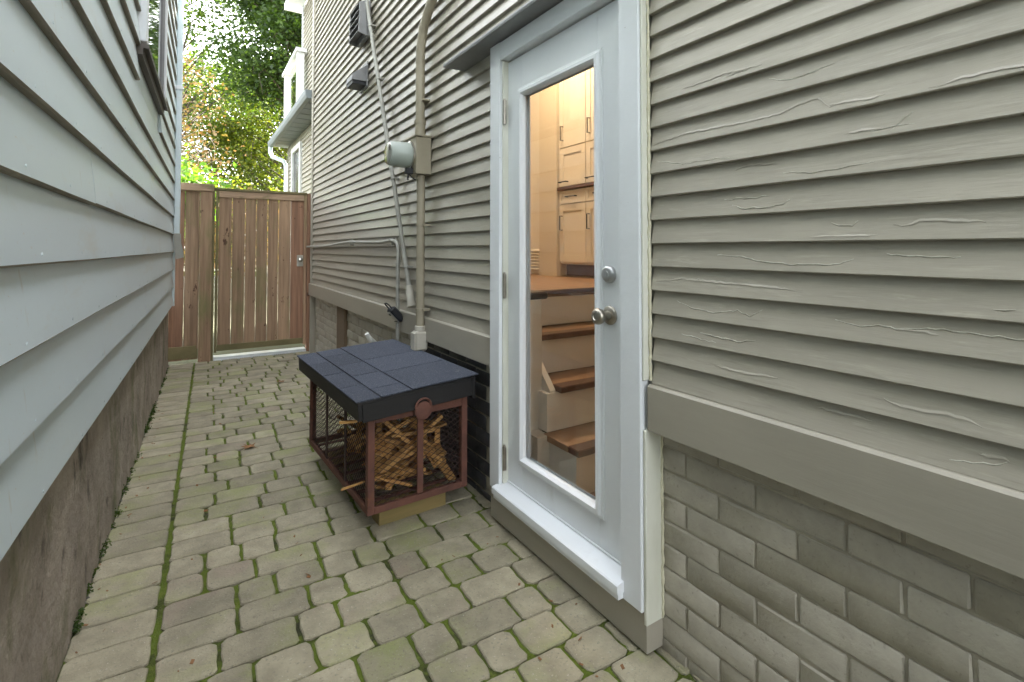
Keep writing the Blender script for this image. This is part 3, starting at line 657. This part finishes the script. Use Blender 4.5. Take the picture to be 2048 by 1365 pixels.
MB().box(.253,1.182,GY-.022,GY-.001,1.878,1.955,.003).build('rail', M['cedar_h'], gate)
MB().box(.215,1.215,GY-.035,GY+.045,1.9555,1.985,.003).build('cap_rail', M['mossywood'], gate)
MB().box(.253,1.182,GY-.022,GY-.001,.10,.168,.003).build('rail', M['mossywood'], gate)
MB().box(.226,.2515,GY-.024,GY+.03,.085,1.955,.003).build('stile', M['mossywood'], gate)
MB().box(1.1835,1.216,GY-.024,GY+.03,.085,1.955,.003).build('stile', M['cedar'], gate)
la = MB().box(1.105,1.178,GY-.012,GY-.0005,1.06,1.20,.003).build('latch', M['palepvc'], gate)
MB().lathe([(0,.026),(.006,.026),(.009,.016),(.03,.016),(.034,.027),(.046,.026),(.05,.015)], (1.142,GY-.012,1.142), (0,-1,0), 18).build('knob', M['chrome'], la, smooth=45)
gpst = MB().box(1.219,1.292,GY-.05,GY+.04,0,1.975,.004).build('gate_post', M['cedar_red'])
tag(gpst, 'reddish cedar gate post against the clapboard house corner', 'post')
fence = thing('fence_panel', 'reddish cedar fence panel with flat cap beside the plank gate', 'fence', (0,GY,0))
MB().box(.069,.191,GY-.045,GY+.05,-.02,1.938,.004).build('post', M['cedar'], fence)
MB().box(.1925,.2145,GY-.02,GY+.03,.0,1.99,.003).build('stile', M['mossywood'], fence)
for a,b,mm in ((-.215,-.078,'cedar_red'),(-.073,.0635,'cedar'),):
    MB().box(a,b,GY,GY+.02,.03,1.936,.002).build('plank', M[mm], fence)
MB().box(.050,.067,GY-.03,GY-.002,.15,1.936,.002).build('batten', M['cedar'], fence)
MB().box(-.215,.066,GY-.025,GY-.0005,.05,.185,.003).build('rail', M['mossywood'], fence)
MB().box(-.28,.20,GY-.06,GY+.07,1.9395,2.02,.004).build('cap', M['cedar_h'], fence)
gr = thing('drain_grate', 'pale metal drain grate strip under the plank gate', 'grate', (.72,GY-.05,0))
MB().box(.222,1.217,GY-.04,GY+.10,-.02,.034,.003).build('step', M['steel'], gr)
fr2 = MB().box(.222,1.217,GY-.062,GY-.041,-.02,.010,.002).build('frame', M['steel'], gr)
for i in range(44): MB().box(.226+i*.0226,.226+i*.0226+.011,GY-.075,GY-.0625,-.01,.012,.001).build('bar', M['steel'], gr)

# ------------------------------------------------------------------ wall services
WX = 1.236
cd = thing('service_conduit', 'thick tan conduit running down the clapboards through the electricity meter', 'pipe', (1.19,2.95,.6))
MB().tube([(1.195,2.95,.79),(1.195,2.95,1.735)], .026, 14).build('pipe', M['tanpipe'], cd, smooth=50)
up_ = [(1.195,2.965,1.97),(1.195,2.968,2.47),(1.195,2.955,2.56),(1.195,2.915,2.66),(1.195,2.85,2.72),(1.195,2.75,2.80),(1.195,2.60,2.93),(1.195,2.35,3.15),(1.195,2.2,3.4),(1.195,2.18,3.7),(1.195,2.18,5.4)]
MB().tube(up_, .029, 14).build('pipe', M['tanpipe'], cd, smooth=60)
MB().lathe([(0,.033),(.10,.033)], (1.195,2.965,1.985), (0,0,1), 16).lathe([(.0,.037),(.02,.037)], (1.195,2.965,2.06), (0,0,1), 16).build('coupling', M['tanpipe'], cd, smooth=40)
lbf = MB().box(1.150,1.235,2.912,2.988,.655,.775,.012).lathe([(0,.034),(.028,.034),(.032,.030)], (1.195,2.95,.775), (0,0,1), 16).build('elbow_fitting', M['palepvc'], cd, smooth=30)
MB().box(1.146,1.150,2.918,2.982,.662,.765,.001).build('cover', M['palepvc'], lbf)
MB().tube([(1.195,2.95,.655),(1.195,2.95,.60),(1.21,2.95,.57),(1.285,2.95,.56)], .026, 12).build('pipe', M['palepvc'], cd, smooth=50)
for z,y in ((1.42,2.95),(.90,2.95),(2.2,2.967)):
    MB().lathe([(0,.0305),(.014,.0305)], (1.195,y,z), (0,0,1), 16).box(1.195,1.24,y-.05,y+.05,z+.001,z+.013,.001).build('clamp', M['tanpipe'], cd, smooth=40)
MB().tube([(1.21,3.01,2.02),(1.205,3.025,2.2),(1.20,3.03,2.4),(1.2,3.02,2.6),(1.205,2.98,2.72),(1.21,2.9,2.80)], .006, 8).build('ground_wire', M['slate'], cd, smooth=50)
em = thing('electricity_meter', 'round grey electricity meter on a tan box on the clapboards', 'meter', (1.19,2.99,1.85))
MB().box(1.140,1.239, 2.888,3.09, 1.737,1.965,.003).box(1.132,1.242, 2.880,3.098, 1.9655,1.976,.002).build('box', M['tanpipe'], em)
MB().lathe([(0,.088),(.012,.088),(.014,.084)], (1.1395,2.985,1.86), (-1,0,0), 32).build('ring', M['chrome'], em, smooth=40)
mt_ = MB().lathe([(.0145,.079),(.055,.079),(.057,.078),(.135,.073),(.142,.068)], (1.1395,2.985,1.86), (-1,0,0), 32).build('meter_body', M['meter'], em, smooth=40)
MB().lathe([(.1425,.066),(.148,.06),(.15,.02)], (1.1395,2.985,1.86), (-1,0,0), 32).build('meter_glass', M['chrome'], mt_, smooth=40)
MB().box(1.09,1.138,2.93,2.955,1.737,1.775,.003).tube([(1.11,2.94,1.737),(1.105,2.94,1.70)], .006, 6).tube([(1.115,2.94,1.737),(1.13,2.93,1.715),(1.15,2.92,1.70)], .004, 6).build('seal', M['dark'], em)
dp = thing('slanting_conduit', 'grey conduit slanting down the clapboards to an open white sleeve', 'pipe', (1.2,3.1,.9))
P = lambda z: (1.205, 3.119+(z-.918)*.4357, z)
MB().tube([P(1.0),P(2.0),P(3.4),P(5.5)], .0155, 12).build('pipe', M['greypvc'], dp, smooth=50)
MB().tube([P(.905),P(.95),P(1.035)], [.030,.027,.025], 14).build('sleeve', M['palepvc'], dp, smooth=40)
for z in (1.16,1.78,2.02,2.6,3.1):
    a = Vector(P(z-.007)); b = Vector(P(z+.007)); q = P(z)
    MB().tube([a,b], .019, 12).box(1.20,1.24,q[1]-.035,q[1]+.03,z-.006,z+.006,.001).build('clamp', M['greypvc'], dp, smooth=40)
tp = thing('thin_conduit', 'thin grey conduit bent from the gate post along and down the clapboards', 'pipe', (1.21,3.4,.6))
MB().tube([(1.213,6.70,1.305),(1.213,6.1,1.304),(1.213,5.5,1.314),(1.213,5.1,1.330),(1.213,4.67,1.342),(1.213,4.2,1.334),(1.213,3.8,1.328),(1.213,3.55,1.340),(1.213,3.46,1.334),(1.212,3.405,1.305),(1.208,3.382,1.25),(1.2,3.374,1.15),(1.2,3.371,.9),(1.2,3.367,.3),(1.2,3.367,.05)], .0132, 12).build('pipe', M['greypvc'], tp, smooth=60)
for y,z in ((4.67,1.342),(3.55,1.340)): MB().tube([(1.213,y-.008,z),(1.213,y+.008,z)], .0165, 12).box(1.213,1.242,y-.007,y+.007,z-.035,z+.02,.001).build('clamp', M['greypvc'], tp, smooth=40)
for z in (1.17,.80): MB().lathe([(0,.0165),(.014,.0165)], (1.2,3.372,z), (0,0,1), 12).build('clamp', M['greypvc'], tp, smooth=40)
lk = thing('key_lockbox', 'black and silver key lockbox hanging on the thin conduit', 'lockbox', (1.17,3.35,.82))
ML = Matrix.Translation((1.168,3.345,.845)) @ Matrix.Rotation(math.radians(-42),4,'Y') @ Matrix.Rotation(math.radians(10),4,'Z')
MB().box(-.026,.026,-.032,.032,-.075,.045,.012,M=ML).build('body', M['dark'], lk)
fc = MB().box(-.032,-.0265,-.026,.026,-.065,.035,.003,M=ML).build('face_plate', M['satin'], lk)
MB().box(-.0345,-.0325,-.012,.010,.005,.022,.001,M=ML).box(-.0345,-.0325,-.02,.02,-.056,-.046,.001,M=ML).build('dial', M['dark'], fc)
MB().tube([tuple(ML@Vector(p)) for p in ((.0,-.022,.04),(.0,-.022,.075),(.0,-.012,.09),(0,.012,.09),(0,.022,.075),(0,.022,.04))], .005, 8).build('shackle', M['dark'], lk, smooth=50)
tag(MB().tube([(1.19,4.06,.60),(1.22,4.07,.55),(1.29,4.08,.48)], [.017,.022,.024], 14).build('vent_stub', M['whitepvc'], smooth=50), 'short white plastic pipe stub poking from the painted bricks', 'pipe')
lv = thing('louvred_vent', 'grey louvred wall vent high on the clapboards beside the slanting conduit', 'vent', (1.2,4.32,3.2))
MB().box(1.205,1.236,4.17,4.47,3.06,3.36,.004).build('frame', M['slate'], lv)
for i in range(5):
    z = 3.075+.056*i
    MB().prism([(1.204,z+.056),(1.150,z+.040),(1.128,z+.012),(1.130,z+.006),(1.150,z+.028),(1.204,z+.046)], 4.18,4.46,'y').build('louvre', M['slate'], lv)
for yy in (4.166,4.461): MB().prism([(1.2045,3.06),(1.135,3.075),(1.145,3.33),(1.2045,3.36)], yy,yy+.0135,'y').build('frame_side', M['slate'], lv)
hv = thing('hood_vent', 'black-mouthed hood vent on the clapboards below the louvred vent', 'vent', (1.2,4.35,2.7))
HP = [(1.236,2.84),(1.115,2.745),(1.108,2.70),(1.236,2.70)]
for yy in (4.25,4.445): MB().prism(HP, yy,yy+.008,'y').build('hood_cheek', M['slate'], hv)
MB().prism([(1.236,2.846),(1.113,2.750),(1.106,2.700),(1.110,2.700),(1.117,2.745),(1.236,2.838)], 4.2585,4.4445,'y').build('hood', M['slate'], hv)
MB().box(1.113,1.235,4.2586,4.4444,2.668,2.735,.003).build('flap', M['dark'], hv)
MB().box(1.228,1.239,4.235,4.468,2.65,2.87,.002).build('flange', M['slate'], hv)

# ------------------------------------------------------------------ kindling basket
BR = math.radians(3); BO = Vector((.672,2.26,0)); MBK = Matrix.Translation(BO) @ Matrix.Rotation(BR,4,'Z')
BW, BD, BZ0, BZ1 = .51, 1.03, .092, .545
bk = thing('kindling_basket', 'rusty iron mesh basket with black shingled lid standing by the door', 'basket', tuple(BO+Vector((.25,.5,.09))))
def bbx(nm, mat, *b, c=.002): return MB().box(*b, c, MBK).build(nm, M[mat], bk)
for x0 in (0, BW-.032):
    for y0 in (0, BD-.032): bbx('post','rust', x0,x0+.032,y0,y0+.032,BZ0,BZ1)
bbx('post','rust', .238,.268,-.004,.010,BZ0+.036,BZ1-.05)
for yy in (.33,.66):
    bbx('post','darkiron', .002,.010,yy,yy+.025,BZ0+.031,BZ1-.051); bbx('post','darkiron', BW-.010,BW-.002,yy,yy+.025,BZ0+.031,BZ1-.051)
for (z0,z1) in ((BZ0,BZ0+.03),(BZ1-.05,BZ1)):
    bbx('rail','rust', .0325,BW-.0325,.0,.022,z0,z1); bbx('rail','rust', .0325,BW-.0325,BD-.022,BD,z0,z1)
    bbx('rail','rust', .0,.022,.0325,BD-.0325,z0,z1); bbx('rail','rust', BW-.022,BW,.0325,BD-.0325,z0,z1)
for i in range(8): bbx('floor_bar','rust', .024,BW-.024,.10+i*.12,.13+i*.12,BZ0+.004,BZ0+.010)
def lattice(org, ux, L, H, parent=bk, dx=.046, dz=.026, r=.0010):
    ux = Vector(ux); uz = Vector((0,0,1)); un = ux.cross(uz); mb = MB(); o = Vector(org)
    for sgn in (1,-1):
        n = int(L/dx+H/dz)+2
        for i in range(-n, n):
            # line u = i*dx + sgn * (dx/dz) * z  clipped to the panel
            s = sgn*dx/dz; u0 = i*dx
            zs = sorted([(0-u0)/s, (L-u0)/s]); a, b = max(0,zs[0]), min(H,zs[1])
            if b-a < .004: continue
            p, q = o+ux*(u0+s*a)+uz*a, o+ux*(u0+s*b)+uz*b; d = (q-p).normalized(); t = d.cross(un)*r; m_ = un*r*1.3
            mb.add([p-t-m_,p+t-m_,p+t+m_,p-t+m_,q-t-m_,q+t-m_,q+t+m_,q-t+m_], [(0,1,5,4),(1,2,6,5),(2,3,7,6),(3,0,4,7)], MBK)
    return mb.build('wire_mesh', M['darkiron'], parent)
z0 = BZ0+.03; H = BZ1-.05-z0
lattice((.03,.012,z0),(1,0,0),BW-.06,H); lattice((.03,BD-.012,z0),(1,0,0),BW-.06,H)
lattice((.012,.03,z0),(0,1,0),BD-.06,H); lattice((BW-.012,.03,z0),(0,1,0),BD-.06,H)
lattice((.03,.05,BZ0+.011),(1,0,0),BW-.06,.004)
dz_ = MBK @ Vector((.250,-.034,BZ1-.022)); 
md = MB().lathe([(0,.043),(.006,.043),(.009,.039),(.011,.035),(.011,.018),(.010,.002)], dz_, MBK.to_3x3() @ Vector((0,-1,0)), 28).build('medallion', M['rust'], bk, smooth=40)
MB().tube([MBK @ Vector((.250+.040*math.cos(t),-.040,BZ1-.005+.040*math.sin(t))) for t in [PI*i/10 for i in range(11)]], .005, 8).build('carry_handle', M['rust'], bk, smooth=50)
MB().tube([MBK @ Vector((-.012-.03*math.sin(PI*i/10), .60+.05*math.cos(PI*i/10), BZ1-.02)) for i in range(11)], .005, 8).build('carry_handle', M['steel'], bk, smooth=50)
# lid: a black frame, tilted up a little towards the wall, covered with shingles
lid = MBK @ Matrix.Translation((-.055,-.03,BZ1+.001)) @ Matrix.Rotation(math.radians(-3.0),4,'Y') @ Matrix.Rotation(math.radians(.6),4,'X')
LW, LD = .595, 1.10
ldo = MB().box(0,.02,0,LD,-.02,.052,.002,lid).box(LW-.02,LW,0,LD,-.045,.052,.002,lid).box(.0205,LW-.0205,0,.02,-.03,.052,.002,lid).box(.0205,LW-.0205,LD-.02,LD,-.03,.052,.002,lid).box(.0,LW,0,LD,.0525,.064,.001,lid).build('lid', M['black'], bk)
cols = [(-.008,.100,[.0,.24,.52,.80,1.10]),(.1045,.250,[.0,.13,.40,.66,.93,1.10]),(.2545,.613,[.0,.36,.68,1.10])]
for ci,(a,b,br) in enumerate(cols):
    for j in range(len(br)-1):
        y0, y1 = br[j]-(.008 if j==0 else 0), br[j+1]+(.008 if j==len(br)-2 else 0)
        zz = .0645+.0022*ci
        MB().box(a,b,y0+.0026,y1-.0026,zz,zz+.0056+random.uniform(0,.0012),.0012,lid).build('shingle', M['shingle'], ldo)
# timber blocks under it
for yy, lb_ in ((.055,'mossy timber block under the front of the kindling basket'),(.80,'timber block under the back of the kindling basket')):
    tag(MB().box(.075,.42,yy,yy+.10,0.0,BZ0-.001,.003,MBK).build('timber_block', M['block']), lb_, 'block')
# kindling
def stick(c, yaw, pit, L, w, t):
    r = random; mb = MB(); n=3; V=[];F=[]
    for i in range(n+1):
        x=-L/2+L*i/n; tw=1-.18*r.random(); V += [(x+r.uniform(-.006,.006),-w/2*tw,-t/2*tw),(x,w/2*tw,-t/2*(.4+.6*r.random())),(x+r.uniform(-.006,.006),w/2*tw,t/2*tw),(x,-w/2*tw,t/2*(.5+.5*r.random()))]
    for i in range(n):
        for j in range(4): F.append((i*4+j,i*4+(j+1)%4,(i+1)*4+(j+1)%4,(i+1)*4+j))
    F += [(3,2,1,0),tuple(n*4+j for j in range(4))]
    o = mb.add(V,F).build('kindling_stick', M['kind'])
    o.matrix_world = MBK @ Matrix.Translation(c) @ Matrix.Rotation(yaw,4,'Z') @ Matrix.Rotation(pit,4,'Y')
    return o
def inside(c,yaw,pit,L):
    h=L/2; dx=abs(math.cos(yaw)*math.cos(pit))*h; dy=abs(math.sin(yaw)*math.cos(pit))*h; dz=abs(math.sin(pit))*h
    return .035<c[0]-dx and c[0]+dx<BW-.035 and .035<c[1]-dy and c[1]+dy<BD-.035 and BZ0+.018<c[2]-dz and c[2]+dz<BZ1-.02
cnt=0; tries=0
while cnt<80 and tries<20000:
    tries+=1
    frontbias = random.random()<.62
    yc = random.uniform(.05,.26) if frontbias else random.uniform(.3,.95)
    top = .42-.10*abs(yc-.3)
    c=(random.uniform(.06,BW-.06), yc, random.uniform(BZ0+.03, top)); yaw=random.gauss(1.2,.7) if random.random()<.6 else random.uniform(0,PI)
    pit=random.gauss(0,.45) if c[2]>.2 else random.gauss(0,.12); L=random.uniform(.16,.40)
    if random.random()<.3: yaw=random.gauss(0,.3); pit=random.gauss(.2,.6)
    if inside(c,yaw,pit,L):
        cnt+=1
        tag(stick(c,yaw,pit,L,random.choice((random.uniform(.016,.03),random.uniform(.03,.055))),random.uniform(.010,.026)), 'split pale kindling stick inside the rusty mesh basket', 'kindling', 'kindling in the basket')
tag(stick((.02,.10,.205),2.65,.30,.21,.020,.007), 'thin kindling stick poking low out of the basket mesh side', 'kindling', 'kindling in the basket')
tag(stick((.015,.20,.455),3.0,-.05,.16,.022,.014), 'short kindling stub poking out of the basket side just under its lid', 'kindling', 'kindling in the basket')

# ------------------------------------------------------------------ fallen leaves
def maple(c, s, rz, lab):
    pts=[]; tips=[(90,1),(68,.45),(45,.85),(25,.4),(5,.75),(-30,.35),(-60,.5),(-90,.3),(-120,.5),(-150,.35),(175,.75),(155,.4),(135,.85),(112,.45)]
    V=[(0,0,.012)]; 
    for a,r in tips: t=math.radians(a); V.append((r*s*math.cos(t),r*s*math.sin(t),.006+.016*r*abs(math.cos(t*1.5))*random.uniform(.3,1.3)))
    n=len(tips); F=[(0,1+i,1+(i+1)%n) for i in range(n)]
    mb=MB().add(V,F); mb.tube([(0,0,.012),(.004,-.5*s,.008),(.01,-1.0*s,.004)], .0013, 5)
    o=mb.build('fallen_leaf', M['litter'], None); o.location=c; o.rotation_euler=(0,0,rz)
    md_=o.modifiers.new('thickness','SOLIDIFY'); md_.thickness=.0008
    tag(o, lab, 'leaf')
maple((.33,3.667,.003), .062, .6, 'curled brown maple leaf lying on the pavers beside the basket')
maple((.736,5.30,.003), .055, 2.2, 'small brown leaf on the pavers between the basket and the gate')

# specks of leaf litter and moss tufts along the walls
sp = MB()
for i in range(150):
    y = random.uniform(1.0,6.6); x = random.choice((edge_x(y)+abs(random.gauss(.02,.05)), 1.20-abs(random.gauss(0,.12)) if y > 3.4 or y < 2.1 else .4, random.uniform(-.2,1.1)))
    r_ = random.uniform(.0025,.009); h_ = .006
    m4 = Matrix.Translation((x,y,h_)) @ Matrix.Rotation(random.uniform(0,6.3),4,'Z') @ Matrix.Rotation(random.gauss(0,.35),4,'X')
    sp.box(-r_,r_,-r_*.55,r_*.55,-.0006,.0006,0,m4)
tag(sp.build('leaf_litter', M['litter']), 'small brown flecks of leaf litter scattered on the pavers', 'litter', kind='stuff')
tp_ = []
for i in range(46):
    y = random.uniform(1.2,6.6); x = edge_x(y)+random.gauss(.004,.004); n_ = random.randint(14,60)
    tp_.append(np.array([x,y,.004])+np.abs(rng.normal(0,1,(n_,3)))*np.array([.012,.02,.012])*np.array([1,random.choice((-1,1)),1]))
# ------------------------------------------------------------------ trees beyond the gate
def leafcloud(pts, size, flat=.5):
    n=len(pts); c=np.asarray(pts)
    a=rng.normal(size=(n,3)); a[:,2]*=.6; a/=np.linalg.norm(a,axis=1)[:,None]
    nn=rng.normal(size=(n,3)); nn[:,2]+=flat*2; b=np.cross(nn,a); b/=np.linalg.norm(b,axis=1)[:,None]
    s=size*rng.uniform(.6,1.25,(n,1)); up=np.cross(a,b)*s*.18
    V=np.stack([c-a*s*.5, c+b*s*.34+up, c+a*s*.55, c-b*s*.34+up],1).reshape(-1,3)
    return V
def leafmesh(name, V, mat):
    n=len(V)//4; me=bpy.data.meshes.new(name); me.vertices.add(4*n); me.vertices.foreach_set('co', V.astype(np.float32).ravel())
    me.loops.add(4*n); me.loops.foreach_set('vertex_index', np.arange(4*n,dtype=np.int32))
    me.polygons.add(n); me.polygons.foreach_set('loop_start', np.arange(0,4*n,4,dtype=np.int32)); me.polygons.foreach_set('loop_total', np.full(n,4,dtype=np.int32))
    me.update(calc_edges=True); me.materials.append(mat); return me
def tree(label, x, y, ht, cz, rad, nclump, nleaf, size, mat, trunk_r=.16, bark='bark', spread=.42, group='trees beyond the gate', name='tree', lean=(0,0), keep=1.0):
    t=thing(name, label, 'tree' if name=='tree' else 'shrub', (x,y,0), group)
    tb=MB(); top=Vector((lean[0],lean[1],cz+rad[2]*.45)); P_=[]
    for i in range(8):
        f=i/7; P_.append(Vector((lean[0]*f+.12*noise.noise((x,f*2,0))*f*2, lean[1]*f+.12*noise.noise((y,f*2,4)), -.1+f*(top.z+.1))))
    tb.tube(P_, [trunk_r*(1-.8*i/7) for i in range(8)], 9)
    cl=[]; 
    while len(cl)<nclump:
        p=rng.uniform(-1,1,3); d=np.linalg.norm(p)
        if d<1 and d>.25 and rng.random()<.35+.65*d: cl.append(p*np.array(rad)+np.array([lean[0],lean[1],cz]))
    for p in cl:
        p=Vector(p); f=min(.95,max(.18,(p.z-rad[2]*.45)/top.z)); i=int(f*7); q=P_[i].lerp(P_[min(7,i+1)], f*7-i)
        mid=q.lerp(p,.5)+Vector((0,0,.18*(p-q).length*rng.uniform(-.2,1))); r0=max(.008,trunk_r*.28*(1-f*.6))
        tb.tube([q,mid,p], [r0,r0*.6,r0*.18], 5, cap=False)
        for _ in range(3):
            e=p+Vector(rng.normal(0,spread*.8,3)); tb.tube([mid.lerp(p,rng.uniform(.3,1)),p.lerp(e,.5)+Vector((0,0,.05)),e],[r0*.32,r0*.2,.004],4,cap=False)
    tb.build('trunk', M[bark], t, smooth=60, inv=False)
    per=nleaf//nclump; pts=np.concatenate([c+rng.normal(0,1,(per,3))*np.array([spread,spread,spread*.62])*rng.uniform(.7,1.3) for c in cl])
    obj('crown', leafmesh('crown', leafcloud(pts,size), M[mat]), t, inv=False)
    return t
tree('big dark green maple hanging over the rear balcony', 2.7,15.5, 11, 8.1, (2.1,2.2,3.5), 90, 62000, .115, 'leaf_dark', .22, spread=.5)
tree('tall mid green tree with thin crown left of the dark maple', -.6,19, 12, 9.5, (3.0,2.6,4.2), 60, 20000, .115, 'leaf_mid', .17, spread=.55)
tree('dry brownish tree with pale bare twigs just past the fence', -.75,12.2, 5, 3.7, (1.25,1.2,1.6), 75, 2600, .085, 'leaf_dry', .07, bark='twig', spread=.32)
tree('yellow green sunlit tree with forked trunk behind the gate', 3.3,22, 9, 5.4, (3.4,2.2,3.4), 70, 22000, .125, 'leaf_lime', .2, spread=.55, lean=(.5,0))
tree('lime green tree with slim leaning trunk behind the dry tree', 1.2,24, 9, 5.0, (3.0,2.0,3.4), 65, 21000, .125, 'leaf_lime', .16, spread=.55, lean=(-.6,0))
tree('broad mid green tree far behind the lime trees', 6,31, 13, 8, (5.5,3,5.5), 90, 24000, .20, 'leaf_mid', .3, spread=.8)
tree('broad green tree at the back of the far left garden', -4.5,30, 13, 7, (5,3,5.5), 80, 20000, .20, 'leaf_mid', .28, spread=.8)
for (x,y,cz,r,mt,nm,n,lb) in ((-.35,9.6,2.15,(.55,.5,.42),'leaf_fresh','shrub',2600,'fresh green shrub peeping over the fence cap'),
      (1.2,13.5,1.6,(1.3,.7,.9),'leaf_dry','shrub',2000,'low rusty brown shrub showing above the gate'),
      (.3,16.5,1.8,(1.6,.8,1.3),'leaf_lime','shrub',3500,'low yellow green shrub behind the gate beside the dry tree'),
      (2.9,17.5,1.8,(1.5,.8,1.4),'leaf_lime','shrub',3500,'low yellow green shrub beside the rear extension'),
      (1.5,28,1.6,(7,1.2,1.8),'leaf_mid','shrub',7000,'long green hedge at the very back of the garden')):
    tree(lb, x,y,cz+r[2],cz,r,26,n,.10 if y<12 else .14 if y<20 else .22,mt,.05,spread=.25 if y<12 else .4,group='shrubs beyond the gate',name=nm)
tag(obj('moss_tufts', leafmesh('moss_tufts', leafcloud(np.concatenate(tp_), .012), M['leaf_mid'])), 'tiny green moss tufts along the foot of the stained foundation', 'moss', kind='stuff')
